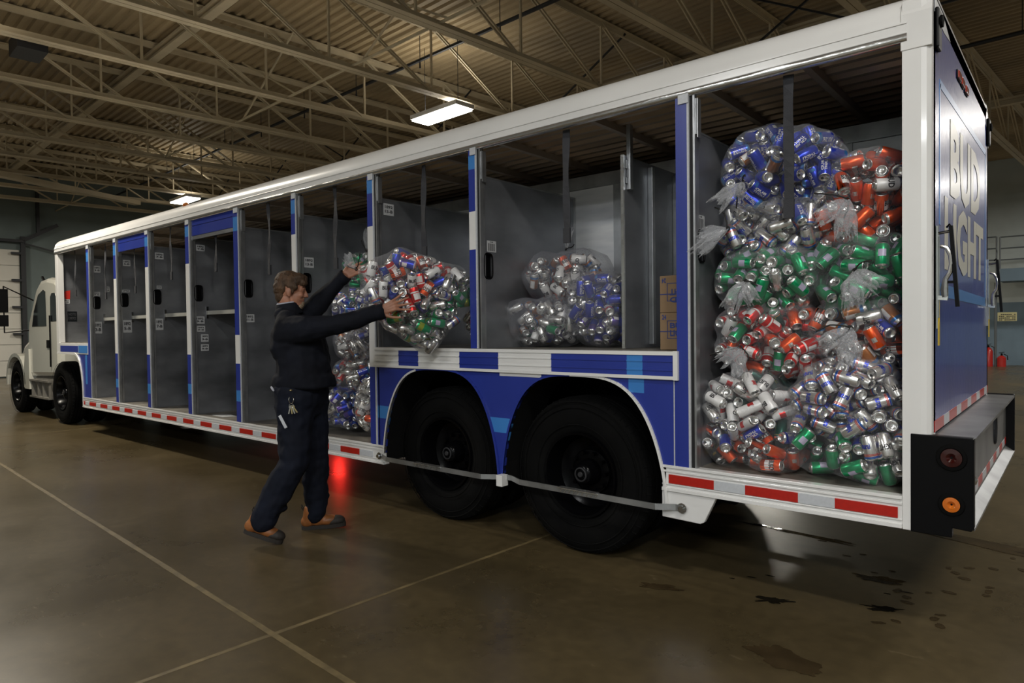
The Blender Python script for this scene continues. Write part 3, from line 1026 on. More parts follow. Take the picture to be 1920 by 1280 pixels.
# side sills and rails, near and far
Z1A, Z1B = 0.385, 0.546
for s in (0, 1):
    def Y(y):
        return y if s == 0 else W - y

    def bx(b, xa, xb, ya, yb, za, zb, mi=0):
        a, c = sorted((Y(ya), Y(yb)))
        b.box(xa, xb, a, c, za, zb, mi)
    rails = []
    for xa, xb, za, zb in ((-11.80, -4.493, 0.386, 0.546), (-1.90, -0.645, 0.553, 0.706)):
        b = MB()
        bx(b, xa, xb, 0.0, 0.05, za, zb)
        bx(b, xa, xb, -0.010, 0.0, zb - 0.016, zb)
        bx(b, xa, xb, -0.006, 0.0, zb - 0.042, zb - 0.030)
        bx(b, xa, xb, -0.006, 0.0, za + 0.036, za + 0.043)
        bx(b, xa, xb, -0.012, 0.0, za, za + 0.020)
        rails.append(b.build('side_rail', M['white'], TR, bevel=0.0015))
    b = MB()
    bx(b, XF + 0.04, PL[1], -0.006, 0.05, 1.205, 1.375)
    rr = b.build('side_rail', M['white'], TR, bevel=0.003)
    b = MB()
    bx(b, XF + .20, -11.95, -0.009, -0.006, 1.235, 1.335, 0)
    bx(b, -11.93, PL[1] - .02, -0.009, -0.006, 1.225, 1.34, 1)
    b.build('vinyl_patch', [M['blue'], M['lblue']], rr)
    # reflective tape, one strip at a time
    P = 0.4572
    for i in range(-1, 15):
        xa = -11.509 + i * P
        if xa < -11.75:
            xa = -11.75
        xe = -11.509 + i * P + 0.279
        b = MB()
        bx(b, xa, xe, -0.0075, 0.0, 0.432, 0.483)
        b.build('red_reflector', M['red'], rails[0])
        b = MB()
        bx(b, xe, min(-11.509 + (i + 1) * P, -4.62), -0.0075, 0.0, 0.432, 0.483)
        b.build('white_reflector', M['whiterefl'], rails[0])
    for i in range(3):
        xa = -1.856 + i * P
        b = MB()
        bx(b, xa, xa + .279, -0.0075, 0.0, 0.600, 0.651)
        b.build('red_reflector', M['red'], rails[1])
        if i < 2:
            b = MB()
            bx(b, xa + .279, xa + P, -0.0075, 0.0, 0.600, 0.651)
            b.build('white_reflector', M['whiterefl'], rails[1])
    # sill over the wheels with its printed colour blocks
    cuts = [(-4.586, 2), (-4.275, 0), (-4.034, 2), (-3.573, 0), (-3.181, 2), (-2.708, 0), (-2.128, 1), (-2.019, 0), (-1.815, None)]
    b = MB()
    for i in range(len(cuts) - 1):
        bx(b, cuts[i][0], cuts[i + 1][0], -0.016, 0.03, 1.232, 1.355, cuts[i][1])
        for zz in (1.262, 1.315):
            bx(b, cuts[i][0], cuts[i + 1][0], -0.020, -0.016, zz, zz + 0.008, cuts[i][1])
    bx(b, -4.59, -1.80, -0.022, 0.033, 1.355, 1.378, 2)
    bx(b, -4.59, -1.80, -0.022, 0.033, 1.212, 1.232, 2)
    bx(b, -1.815, -1.786, -0.0245, 0.034, 1.2095, 1.3805, 2)
    b.build('wheel_sill', [M['blue'], M['lblue'], M['white']], TR)

    # skirt with two arches
    def arch(x, xc):
        A, zt, zl = (0.64, 1.205, 0.45)
        t = abs(x - xc) / A
        if t >= 1:
            return None
        return 0.45 + (1.205 - 0.45) * (1 - t ** 3.4) ** (1 / 1.6)
    XA = (-3.845, -2.515)
    xs = sorted(set([-4.66, -3.19, -3.135, -2.126, -2.019, -1.90, -1.80] + [round(XA[j] + 0.64 * math.sin(PI / 2 * t / 22), 5) for j in (0, 1) for t in range(-22, 23)]))
    b = MB()

    def low(x):
        for xc in XA:
            if abs(x - xc) < 0.6399:
                return min(1.205, 0.45 + (1.205 - 0.45) * (1 - (abs(x - xc) / 0.64) ** 3.4) ** (1 / 1.6))
        if x <= -4.48:
            return 0.546
        if x >= -1.88:
            return 0.70
        return 0.47
    for i in range(len(xs) - 1):
        xa, xb = xs[i], xs[i + 1]
        xm = (xa + xb) / 2
        la, lb_ = (low(xa), low(xb))
        if xa in XA or abs(xm - (-3.18)) < .06:
            pass
        if min(abs(xm - c) for c in XA) > 0.64:
            la = lb_ = low(xm)
        zs = sorted(z for z in (0.777, 0.883, 1.123) if z > max(la, lb_) + 1e-4)
        zs = [None] + zs + [1.215]
        for j in range(len(zs) - 1):
            z0a = la if zs[j] is None else zs[j]
            z0b = lb_ if zs[j] is None else zs[j]
            z1 = zs[j + 1]
            zm = (max(z0a, z0b) + z1) / 2
            c = 0
            if 0.777 < zm < 0.883 and (xm < -4.3 or -3.3 < xm < -3.0):
                c = 1
            if zm > 1.123 and -2.126 < xm < -2.019:
                c = 1
            vs = [(xa, Y(0.0), z0a), (xb, Y(0.0), z0b), (xb, Y(0.0), z1), (xa, Y(0.0), z1),
                  (xa, Y(0.02), z0a), (xb, Y(0.02), z0b), (xb, Y(0.02), z1), (xa, Y(0.02), z1)]
            b.add(vs, [(0, 1, 2, 3), (7, 6, 5, 4), (0, 4, 5, 1)], c)
    bx(b, -3.183, -2.805, -0.002, 0.0, 1.186, 1.213, 2)
    sk = b.build('wheel_skirt', [M['blue'], M['lblue'], M['white']], TR)
    b = MB()
    bx(b, -4.585, -4.577, -0.004, 0.0, .546, 1.21)
    bx(b, -1.822, -1.816, -0.004, 0.0, .70, 1.21)
    b.build('skirt_seam', M['whiterefl'], sk)
    for xc in XA:
        pts = []
        for t in range(-22, 23):
            x = xc + 0.64 * math.sin(PI / 2 * t / 22)
            z = min(1.205, 0.45 + (1.205 - 0.45) * max(0, 1 - (abs(x - xc) / 0.64) ** 3.4) ** (1 / 1.6))
            pts.append((x, z))
        if xc == XA[0]:
            pts = pts[1:]
        b = MB()
        for i in range(len(pts) - 1):
            (xa, za), (xb, zb) = pts[i], pts[i + 1]
            nx, nz = -(zb - za), (xb - xa)
            l = math.hypot(nx, nz) or 1
            nx, nz = nx / l * 0.016, nz / l * 0.016
            white = (xc == XA[1] and i > 20) or (i < 16 and xc == XA[0])
            vs = []
            for yv in (-0.014, 0.35):
                vs += [(xa, Y(yv), za), (xb, Y(yv), zb), (xb + nx, Y(yv), zb + nz), (xa + nx, Y(yv), za + nz)]
            b.add(vs[:4] + [(v[0], Y(0.01), v[2]) for v in vs[:4]], [(0, 1, 2, 3), (0, 4, 5, 1), (3, 2, 6, 7)], 0 if white else 1)
            b.add(vs, [(0, 4, 5, 1)], 2)
        b.build('arch_lip', [M['white'], M['blue'], M['liner']], sk)
    # hanger plate behind the rear wheel, with the rail end
    b = MB()
    a, c = sorted((Y(0.0), Y(0.035)))
    b.prism([(-1.905, 0.556), (-1.905, 0.392), (-1.665, 0.387), (-1.64, 0.40), (-1.566, 0.556)], 'y', a, c)
    b.build('hanger_plate', M['white'], TR, bevel=0.006)
    a, c = sorted((Y(-0.07), Y(0.0)))
    MB().box(-3.17, -3.115, a, c, 0.405, 0.485).build('guard_bracket', M['white'], TR, bevel=0.004)
    for xa, xb, z in ((-4.56, -3.165, 0.455), (-3.12, -1.76, 0.465)):
        b = MB()
        b.bar((xa, Y(-0.012), z), (xa + .05, Y(-0.012), z), 0.008, 0.036)
        b.bar((xa + .05, Y(-0.012), z), (xa + .16, Y(-0.06), z - .004), 0.008, 0.036)
        b.bar((xa + .16, Y(-0.06), z - .004), (xb - .16, Y(-0.06), z - .004), 0.008, 0.036)
        b.bar((xb - .16, Y(-0.06), z - .004), (xb - .05, Y(-0.012), z), 0.008, 0.036)
        b.bar((xb - .05, Y(-0.012), z), (xb, Y(-0.012), z), 0.008, 0.036)
        g = b.build('guard_bar', M['alu'], TR)
        b = MB()
        xm = (xa + xb) / 2 - .03
        b.box(xm - .15, xm + .15, *sorted((Y(-0.085), Y(-0.04))), z + 0.010, z + 0.016)
        for k in range(9):
            xk = xm - .14 + k * .034
            b.bar((xk, Y(-0.066), z - .018), (xk + .02, Y(-0.066), z + .008), 0.004, 0.005)
        b.build('step_tread', M['silver'], g)
        b = MB()
        for xk in ((xa + .01,) if xa < -4 else (xb - .01,)):
            b.cyl((xk, Y(-0.034), z), (xk, Y(-0.012), z), 0.016, n=10)
            b.cyl((xk, Y(-0.016), z), (xk, Y(-0.010), z), 0.030, n=12)
        b.build('bolt', M['chrome'], g)

# front raised part: arch over the tractor axle
b = MB()
pts = [(-12.1 + 0.3 * math.sin(PI / 2 * k / 8), 0.45 + 0.74 * math.cos(PI / 2 * k / 8) ** 0.7 if k < 8 else 0.45) for k in range(9)]
poly = [(-12.95, 1.21), (-12.1, 1.21)] + [(-12.1 + 0.34 * math.sin(PI / 2 * k / 8), 0.40 + 0.80 * math.cos(PI / 2 * k / 8) ** 0.75) for k in range(1, 9)]
for i in range(1, len(poly) - 1):
    (xa, za), (xb, zb) = poly[i], poly[i + 1]
    b.add([(xa, 0, za), (xb, 0, zb), (xb, 0, 1.21), (xa, 0, 1.21)], [(0, 1, 2, 3)])
b.box(poly[-1][0], PL[1], 0, 0.01, 0.546, 1.21)
b.build('front_skirt', M['blue'], TR)
b = MB().box(-11.66, -11.58, -0.002, 0, 0.75, 1.2)
b.build('vinyl_patch', M['lblue'], TR)
b = MB()
for i in range(len(poly) - 1):
    b.bar((poly[i][0], 0, poly[i][1]), (poly[i + 1][0], 0, poly[i + 1][1]), 0.03, 0.03)
b.build('front_arch_lip', M['white'], TR)

# wheel housings and chassis
b = MB().box(PL[7] + .02, PL[9], 0.85, 1.6, 0.30, 1.30)
b.box(PL[7], PL[9], 0.03, W - .03, 1.215, 1.33)
for xx in (-4.50, -3.175, -1.90):
    b.box(xx, xx + .03, 0.02, 0.9, 0.42, 1.22).box(xx, xx + .03, 1.55, W - .02, 0.42, 1.22)
b.build('wheel_housing', M['liner'], TR)
b = MB().box(XF + .3, -2.0, 0.62, 0.72, 0.30, 0.50).box(XF + .3, -2.0, 1.72, 1.82, 0.30, 0.50)
b.box(-11.7, -4.7, 0.06, W - .06, 0.44, 0.50)
b.box(-1.8, -.66, 0.06, W - .06, 0.60, 0.66)
b.build('chassis_frame', M['liner'], TR)
b = MB()
for xc in (-3.87, -2.575):
    b.cyl((xc, 0.3, 0.53), (xc, W - .3, 0.53), 0.06, n=10)
    b.box(xc - .5, xc + .5, .95, 1.02, .55, .62).box(xc - .5, xc + .5, 1.42, 1.49, .55, .62)
b.build('axle', M['liner'], TR)


def wheel(parent, xc, yc, out, r=0.53, zc=None):
    """out = -1: outer face towards -y.  Twin tyres."""
    zc = r if zc is None else zc
    rr = 0.292
    w2 = 0.27
    ax = (0, -out, 0)
    prof = [(0.035, rr - .01), (0.012, rr + 0.02), (0.002, rr + 0.08), (0.0, r - 0.13), (0.010, r - 0.06), (0.030, r - 0.018), (0.045, r - .004)]
    for g in range(4):
        t = 0.065 + g * 0.045
        prof += [(t - .008, r), (t - .006, r - .012), (t + .002, r - .012), (t + .004, r)]
    prof += [(w2 - .045, r - .004), (w2 - .03, r - .018), (w2 - .01, r - .06), (w2, r - .13), (w2 - .002, rr + .08), (w2 - .03, rr - .01)]
    b = MB()
    b.lathe(prof, (xc, yc, zc), ax, 56)
    for q in (0.16, 0.20, 0.045):
        b.lathe([(-0.002, rr + q), (-.004, rr + q + .004), (-0.002, rr + q + .008)], (xc, yc, zc), ax, 56)
    b.lathe([(t + .34, q) for t, q in prof], (xc, yc, zc), ax, 40)
    # sidewall lugs
    for k in range(56):
        a = 2 * PI * k / 56
        p = Vector((xc + math.cos(a) * (r - .03), yc - out * .028, zc + math.sin(a) * (r - .03)))
        q = Vector((xc + math.cos(a) * (r - .004), yc - out * .05, zc + math.sin(a) * (r - .004)))
        b.bar(p, q, 0.018, 0.008)
    wh = b.build('wheel', M['rubber'], parent, smooth='auto')
    b = MB()
    b.lathe([(0.035, rr), (0.005, rr - .004), (0.008, rr - .02), (0.05, rr - .04), (0.14, rr - .055), (0.16, rr - .09), (0.17, .16), (0.155, .15), (0.15, .12), (.15, .001)],
            (xc, yc, zc), ax, 48)
    for k in range(10):
        a = 2 * PI * k / 10
        c = Vector((xc + math.cos(a) * .135, yc, zc + math.sin(a) * .135))
        b.cyl(c + Vector(ax) * .155, c + Vector(ax) * .115, .014, n=6)
    b.build('rim', M['rim'], wh, smooth='auto')
    b = MB()
    b.lathe([(0.16, .095), (0.06, .075), (0.045, .066), (0.036, .05), (.034, .001)], (xc, yc, zc), ax, 28)
    hb = b.build('hub', M['rim'], wh, smooth='auto')
    b = MB().lathe([(0.044, .050), (0.030, .048), (0.028, .040), (0.04, .038)], (xc, yc, zc), ax, 28)
    b.lathe([(0.03, .02), (0.022, .016), (.022, .001)], (xc, yc, zc), ax, 12)
    b.build('hub_ring', M['hub'], wh, smooth='auto')
    return wh


for xc in (-3.865, -2.575):
    wheel(TR, xc, 0.09, -1, zc=0.532)
    wheel(TR, xc, W - 0.09, 1, zc=0.532)

# marker lamp under the floor, lit red
b = MB().box(-7.72, -7.58, 1.80, 1.84, 0.34, 0.42)
mk = b.build('clearance_lamp', M['glow_red'], TR)
ld = bpy.data.lights.new('clearance_light', 'AREA')
ld.size = 0.12
ld.energy = 6
ld.color = (1, 0.03, 0.02)
lo = bpy.data.objects.new('clearance_light', ld)
COL.objects.link(lo)
lo.location = (-7.45, 1.62, 0.40)
lo.rotation_euler = (0, 0, 0)
setpar(lo, TR)

# half-lowered blue roller doors
for k, zb in ((4, 2.615), (2, 2.69)):
    a, c = PR[k] + .03, PL[k + 1] - 0.005
    b = MB()
    z = ZE + .05
    rd = None
    b.box(a, c, 0.012, 0.03, zb, zb + .04, 1)
    rd = b.build('roller_door', [M['blue'], M['panel']], TR)
    while z > zb + .05:
        MB().box(a, c, 0.010, 0.028, z - .115, z - 0.003).build('slat', M['blue'], rd)
        z -= .118

# pull straps
for k in range(0, 10):
    a = PR[k] if k else XF + .1
    c = PL[k + 1] if k < 9 else -0.645
    xm = (a + c) / 2
    if k == 8:
        xm = -2.62
    b = MB()
    n = 14
    vs, fs = [], []
    ze = 2.09 if k > 5 else 2.12 + .1 * math.sin(k * 5)
    wd = 0.026 if k > 5 else 0.022
    for i in range(n + 1):
        z = ZE + (ze - ZE) * i / n
        yy_ = 0.055 + 0.006 * math.sin(i * .5 + k)
        tw = 0.006 * math.sin(i * .8 + k * 2)
        vs += [(xm - wd, yy_ + tw, z), (xm + wd, yy_ - tw, z), (xm + wd, yy_ - tw + .004, z), (xm - wd, yy_ + tw + .004, z)]
        if i:
            q = 4 * i
            for j in range(4):
                fs.append((q - 4 + j, q - 4 + (j + 1) % 4, q + (j + 1) % 4, q + j))
    b.add(vs, fs)
    b.box(xm - wd - .001, xm + wd + .001, 0.050, 0.066, ze, ze + .10)
    b.build('pull_strap', M['strap'], TR)

# folding shelves in the forward bays
for k, z in ((1, 1.765), (2, 1.77), (3, 1.775), (4, 1.78)):
    a, c = PR[k] + .03, PL[k + 1] - 0.02
    b = MB().box(a, c, 0.18, 0.22, z - 0.045, z).box(a, c, 0.22, 1.15, z - .02, z)
    sh = b.build('shelf', M['shelf'], TR)
    b = MB().box(c - .30, c - .20, 0.177, 0.18, z - .04, z - .008)
    b.build('yellow_marking', M['yellow'], sh)
    b = MB().box(a, a + .012, 0.165, 0.19, z - .09, z + .05)
    b.build('shelf_latch', M['chrome'], sh)

# rear door face
b = MB().box(XR - 0.05, XR, 0.04, W - 0.04, 1.012, 3.055)
rf = b.build('rear_door', M['bluedoor'], TR)
xf = XR + 0.003


def rear_text(t, y0, y1, z0, z1, shear=0.0):
    b = MB()
    b.text(t, lambda a, c: (xf, y0 + (y1 - y0) * a, z0 + (z1 - z0) * c + shear * a))
    o = b.build('lettering', M['letter'], rf)
    sd = o.modifiers.new('solid', 'SOLIDIFY')
    sd.thickness = 0.002
    return o


lab(rear_text('BUD', 0.55, 1.88, 2.185, 2.585, 0.03), 'cream block letters BUD')
lab(rear_text('LIGHT', 0.36, 2.07, 1.79, 2.165, 0.015), 'cream block letters LIGHT')
b = MB()
b.prism([(0.21, 2.66), (0.21, 2.70), (2.25, 2.75), (2.25, 2.71)], 'x', XR, XR + .002)
b.prism([(0.20, 2.0), (0.235, 2.0), (0.235, 2.68), (0.20, 2.68)], 'x', XR, XR + .002)
b.prism([(0.21, 1.655), (0.21, 1.72), (2.25, 1.70), (2.25, 1.64)], 'x', XR, XR + .002)
b.prism([(2.22, 1.66), (2.25, 1.66), (2.25, 2.73), (2.22, 2.73)], 'x', XR, XR + .002)
b.build('pale_blue_outline', M['lblue2'], rf)
for p in ([(0.06, 3.04), (0.30, 3.04), (0.55, 2.98), (0.34, 2.96), (0.06, 2.97)], [(2.3, 3.04), (2.38, 3.04), (2.38, 2.86), (2.25, 2.98)]):
    MB().prism(p, 'x', XR, XR + .002).build('silver_vinyl_corner', M['whiterefl'], rf)
for y in (0.84, 0.98, 1.15):
    b = MB().box(XR, XR + .014, y - .05, y + .05, 2.865, 2.905, 0).box(XR, XR + .007, y - .06, y + .06, 2.86, 2.91, 1)
    b.build('marker_lamp', [M['lens_mark'], M['black']], TR, bevel=0.006)
for y in (0.10, W - .10):
    MB().lathe([(0, .03), (.03, .028), (.035, .001)], (XR, y, 2.93), (1, 0, 0), 14).build('door_bumper', M['rubber'], TR)
    q = MB().box(XR, XR + .02, y - .045, y + .045, 2.80, 2.99)
    q.build('rear_vent', M['black'], TR, bevel=.01)
y = 0.05
i = 0
while y < 2.38:
    e = min(y + (0.279 if i % 2 == 0 else 0.178), 2.39)
    MB().box(XR, XR + .003, y, e, 1.014, 1.066).build('red_reflector' if i % 2 == 0 else 'white_reflector', M['red'] if i % 2 == 0 else M['whiterefl'], rf)
    y = e
    i += 1
# cam latches standing proud of the rear face
for y, s in ((0.09, 1), (2.34, 1)):
    t = MB()
    t.bar((XR + .006, y, 1.98), (XR + .006, y, 1.50), 0.03, 0.012, up=(1, 0, 0))
    t.cyl((XR + .01, y, 1.93), (XR + .01, y, 1.55), 0.008, n=6)
    lt = t.build('latch_plate', M['chrome'], TR)
    t = MB()
    t.tube([(XR + .005, y, 1.90), (XR + .012, y, 1.945), (XR + .06, y, 1.95)], 0.007, 6)
    t.tube([(XR + .02, y, 1.885), (XR + .045, y, 1.875), (XR + .062, y, 1.84), (XR + .066, y, 1.80), (XR + .058, y, 1.76), (XR + .04, y, 1.73), (XR + .036, y, 1.68), (XR + .038, y, 1.645)],
           [.008, .010, .012, .012, .010, .012, .016, .014], 8)
    t.bar((XR + .005, y, 1.645), (XR + .05, y, 1.64), .02, .02)
    t.build('cam_hook', M['silver'], lt, smooth='auto')
    t = MB()
    t.bar((XR + .062, y, 1.975), (XR + .088, y, 1.60), 0.016, 0.022, up=(0, 1, 0))
    t.bar((XR + .01, y, 1.945), (XR + .068, y, 1.952), 0.012, 0.012)
    t.bar((XR + .045, y, 1.715), (XR + .08, y, 1.715), 0.012, 0.012)
    t.tube([(XR + .062, y, 1.97), (XR + .055, y + .01, 1.985), (XR + .045, y, 1.97)], .005, 6)
    lab(t.build('lever', M['black'], lt), 'black lever arm')
    t = MB().box(XR + .012, XR + .016, y - .018, y + .018, 1.42, 1.53)
    t.cyl((XR + .014, y, 1.64), (XR + .014, y, 1.53), .004, n=5)
    lab(t.build('tag', M['yellow'], lt), 'small yellow tag')

# bumper
BX0, BX1 = XR - .09, -0.362
bp_ = empty  # keep names short below
b = MB().box(XR - .02, BX1, 0.02, W - .02, 0.985, 1.0, 0)
b.box(-0.425, -0.413, 0.02, W - .02, 0.62, .99, 0)
b.add([(-.42, .02, .625), (-.42, W - .02, .625), (BX1, W - .02, .585), (BX1, .02, .585), (-.42, .02, .637), (-.42, W - .02, .637), (BX1, W - .02, .597), (BX1, .02, .597)],
      [(0, 1, 2, 3), (7, 6, 5, 4), (3, 2, 6, 7)], 0)
bm_ = b.build('rear_bumper', M['galv'], TR)
for ya, yb in ((-0.004, 0.045), (W - .045, W + .004)):
    b = MB()
    b.prism([(BX1, 1.004), (BX1 - .010, 1.006), (-0.61, 1.008), (-0.61, 0.545), (-0.445, 0.545), (-0.445, 0.59), (BX1 - .01, 0.585), (BX1, 0.60)], 'y', ya, yb)
    pl = b.build('lamp_plate', M['black'], bm_, bevel=.004)
    so = -1 if ya < 0 else 1
    yo = ya if ya < 0 else yb
    for zc, r, mm, nm in ((0.912, 0.042, 'lens_red', 'stop_lamp'), (0.698, 0.034, 'lens_amber', 'amber_lamp')):
        b = MB().lathe([(-.004, .0005), (0.012, r * .5), (0.010, r), (0.0, r)], (-0.447, yo, zc), (0, so, 0), 24)
        b.m = [0] * len(b.m)
        b.lathe([(0.0, r + .02), (0.010, r + .016), (0.012, r + .004), (0.0, r)], (-0.447, yo, zc), (0, so, 0), 24, mi=1)
        b.build(nm, [M[mm], M['rubber']], bm_, smooth='auto')
y, i = 0.06, 0
while y < 2.36:
    e = min(y + 0.20, 2.37)
    MB().box(-0.413, -0.410, y, e, 0.655, 0.70).build('white_reflector' if i % 2 == 0 else 'red_reflector', M['whiterefl'] if i % 2 == 0 else M['red'], bm_)
    y = e
    i += 1
b = MB().lathe([(0, .022), (.02, .03), (.035, .03), (.05, .018), (.055, .001)], (-0.413, 0.10, 0.80), (1, 0, 0), 14)
b.build('socket', M['silver'], bm_, smooth='auto')
b = MB()
pts = [(-0.41, 1.55 + .05 * math.cos(a), .86 + .09 * math.sin(a)) for a in [2 * PI * k / 16 for k in range(17)]]
b.tube(pts, .01, 6, cap=False)
b.build('tow_ring', M['darksteel'], bm_)

b2 = MB().ell((-8.3, 0.075, 3.075), (0.05, 0.03, 0.03))
lab(b2.build('roof_marker', M['orange'], TR, smooth=True), 'orange marker on the roof edge')

# ------------------------------------------------------------------ tractor
TT = empty('truck_tractor', (-14.6, 1.22, 0), 'white conventional truck tractor coupled to the front of the trailer', 'truck')
ya, yb = 0.13, 2.31
side = [(-13.37, 0.78), (-13.37, 2.40), (-13.50, 2.48), (-13.95, 2.53), (-14.35, 2.50), (-14.62, 2.36), (-14.85, 2.08), (-15.10, 1.78), (-15.16, 1.55), (-15.16, 0.72)]
b = MB().prism(side, 'y', ya, yb)
cab = b.build('cab', M['cabw'], TT, bevel=0.09)
hood = [(-15.12, 0.75), (-15.12, 1.66), (-15.6, 1.58), (-16.25, 1.45), (-16.7, 1.30), (-16.9, 1.10), (-16.95, 0.70)]
MB().prism(hood, 'y', ya + .30, yb - .30).build('hood', M['cabw'], TT, bevel=0.10)
for s in (0, 1):
    def Y(y):
        return y if s == 0 else W - y
    def so(a, c):
        return sorted((Y(a), Y(c)))
    b = MB()
    pts = []
    for k in range(13):
        a = PI * (1.02 - k / 12 * 1.0)
        pts.append((-15.92 + 0.66 * math.cos(a), 0.52 + 0.64 * math.sin(a) ** 0.8 if math.sin(a) > 0 else 0.52))
    inner = [(-15.92 + 0.58 * math.cos(PI * (1 - k / 12)), 0.52 + 0.57 * max(0, math.sin(PI * (1 - k / 12))) ** 0.8) for k in range(13)]
    outer = pts + [(-15.05, .50), (-14.98, 0.9)][:0]
    poly = outer + list(reversed(inner))
    a, c = so(0.10, 0.60)
    for i in range(12):
        q = [outer[i], outer[i + 1], inner[i + 1], inner[i]]
        b.prism([(p[0], p[1]) for p in q], 'y', a, c)
    b.prism([(-15.30, 0.5), (-15.33, 0.90), (-15.25, 1.15), (-15.0, 1.25), (-15.0, 0.5)], 'y', a, c)
    b.build('fender', M['cabw'], TT, smooth='auto')
    a, c = so(ya - .004, ya + .01)
    b = MB().prism([(-14.86, 1.66), (-14.72, 1.95), (-14.45, 2.24), (-14.15, 2.32), (-14.02, 2.28), (-14.0, 1.66)], 'y', a, c)
    b.build('door_window', M['glass'], cab, bevel=.01)
    b = MB().prism([(-13.78, 1.74), (-13.76, 2.18), (-13.68, 2.24), (-13.50, 2.24), (-13.46, 2.18), (-13.44, 1.74)], 'y', a, c)
    b.build('rear_window', M['glass'], cab, bevel=.01)
    b = MB()
    b.cyl((-13.75, Y(ya - .02), 0.95), (-13.75, Y(ya - .02), 1.85), .012, n=6)
    b.box(-13.98, -13.86, *so(ya - .015, ya), 1.28, 1.42)
    b.build('grab_handle', M['black'], cab)
    b = MB()
    a, c = so(-0.20, -0.02)
    b.box(-15.85, -15.75, a, c, 1.95, 2.40, 0)
    b.box(-15.85, -15.75, a, c, 1.68, 1.90, 0)
    b.tube([(-15.05, Y(ya), 1.60), (-15.80, Y(-.08), 1.56), (-15.80, Y(-.08), 2.45), (-14.75, Y(ya), 2.15)], .014, 6)
    b.build('wing_mirror', M['black'], TT, bevel=0.008)
    b = MB().cyl((-14.85, Y(.42), 0.62), (-13.75, Y(.42), 0.62), 0.27, n=20)
    b.build('fuel_tank', M['greyunder'], TT, smooth='auto')
    b = MB()
    for z in (0.36, 0.66):
        b.box(-15.0, -13.9, *so(0.10, 0.30), z, z + .03)
    for xx in (-14.95, -14.6, -14.3, -13.95):
        b.box(xx, xx + .03, *so(.12, .28), .36, .66)
    b.build('cab_step', M['greyunder'], TT)
    wheel(TT, -15.92, 0.12 if s == 0 else W - .12, -1 if s == 0 else 1, r=0.51)
    wheel(TT, -13.13, 0.08 if s == 0 else W - .08, -1 if s == 0 else 1, r=0.53)
b = MB()
b.add([(-14.70, ya + .10, 2.30), (-14.70, yb - .10, 2.30), (-15.12, yb - .10, 1.78), (-15.12, ya + .10, 1.78)], [(0, 1, 2, 3)])
o = b.build('windscreen', M['glass'], cab)
o.modifiers.new('s', 'SOLIDIFY').thickness = .02
b = MB().bar((-14.40, ya + .06, 2.56), (-14.05, ya + .03, 2.40), .03, .04)
b.build('roof_lamp', M['black'], cab)
b = MB().box(-16.95, -16.8, .25, W - .25, .40, .68)
b.build('front_bumper', M['cabw'], TT, bevel=.03)
b = MB().box(-16.6, -12.3, .75, .87, .55, .82).box(-16.6, -12.3, 1.57, 1.69, .55, .82).box(-13.2, -12.5, .85, 1.6, .82, .98)
b.cyl((-13.13, .3, .53), (-13.13, W - .3, .53), .07, n=10)
b.cyl((-15.92, .3, .5), (-15.92, W - .3, .5), .05, n=10)
b.build('chassis', M['liner'], TT)
b = MB()
for k in range(6):
    b.box(-16.87, -16.84, .62, W - .62, .78 + k * .075, .82 + k * .075)
b.build('grille', M['chrome'], TT)

# ------------------------------------------------------------------ loose things in the bays
t = empty('divider_panel', (-2.37, .8, 1.378), 'bare metal divider panel with upright stiffeners standing loose in the bay above the rear wheels', 'divider')
pn = MB().box(-2.378, -2.366, 0.37, 1.20, 1.378, 2.69).build('sheet', M['panel'], t)
MB().box(-2.384, -2.362, 0.358, 0.374, 1.378, 2.69).build('bright_edge', M['silver'], t)
for y in (0.72, 1.10):
    b = MB().box(-2.366, -2.330, y - .02, y + .02, 1.40, 2.66)
    b.build('stiffener', M['alu'], t, bevel=.003)
b = MB().box(-2.366, -2.336, 0.405, 0.445, 2.46, 2.90)
b.box(-2.366, -2.356, .385, .405, 2.50, 2.54).box(-2.366, -2.356, .385, .405, 2.60, 2.66)
b.build('upright_bar', M['alu'], t, bevel=.003)


def carton(z0, lbl, up):
    t = empty('cardboard_box', (-1.9, .45, z0), lbl, 'box', 'cardboard boxes at the bay post')
    b = MB().box(-2.035, -1.765, 0.24, 0.62, z0, z0 + 0.232)
    b.build('carton', M['card'], t, bevel=.004)
    b = MB()
    b.box(-2.035, -1.765, 0.2385, 0.24, z0 + .112, z0 + .118)
    fl_ = (lambda c: 1 - c) if up else (lambda c: c)
    for tx, xa, xb, za, zb in (('BUD', -1.965, -1.83, .135, .17), ('LIGHT', -1.965, -1.83, .085, .125)):
        b.text(tx, lambda a, c: ((xb - (xb - xa) * a) if up else (xa + (xb - xa) * a), 0.2375, z0 + (.232 - (za + (zb - za) * c) if up else za + (zb - za) * c)))
    for xa, xb, za, zb in ((-1.985, -1.81, .07, .074), (-1.985, -1.81, .18, .184), (-1.985, -1.981, .07, .184), (-1.814, -1.81, .07, .184)):
        b.box(xa, xb, .238, .24, z0 + za, z0 + zb)
    b.text('24', lambda a, c: ((-1.99 - .03 * a + .0) if up else (-2.02 + .03 * a), .2375, z0 + (.215 - .03 * c if up else .19 + .03 * c)))
    b.build('print', M['inkblue'], t)


carton(1.378, 'lower brown cardboard box printed in blue, standing on the bay floor by the post', False)
carton(1.612, 'upper brown cardboard box, upside down, stacked on the other carton by the post', True)

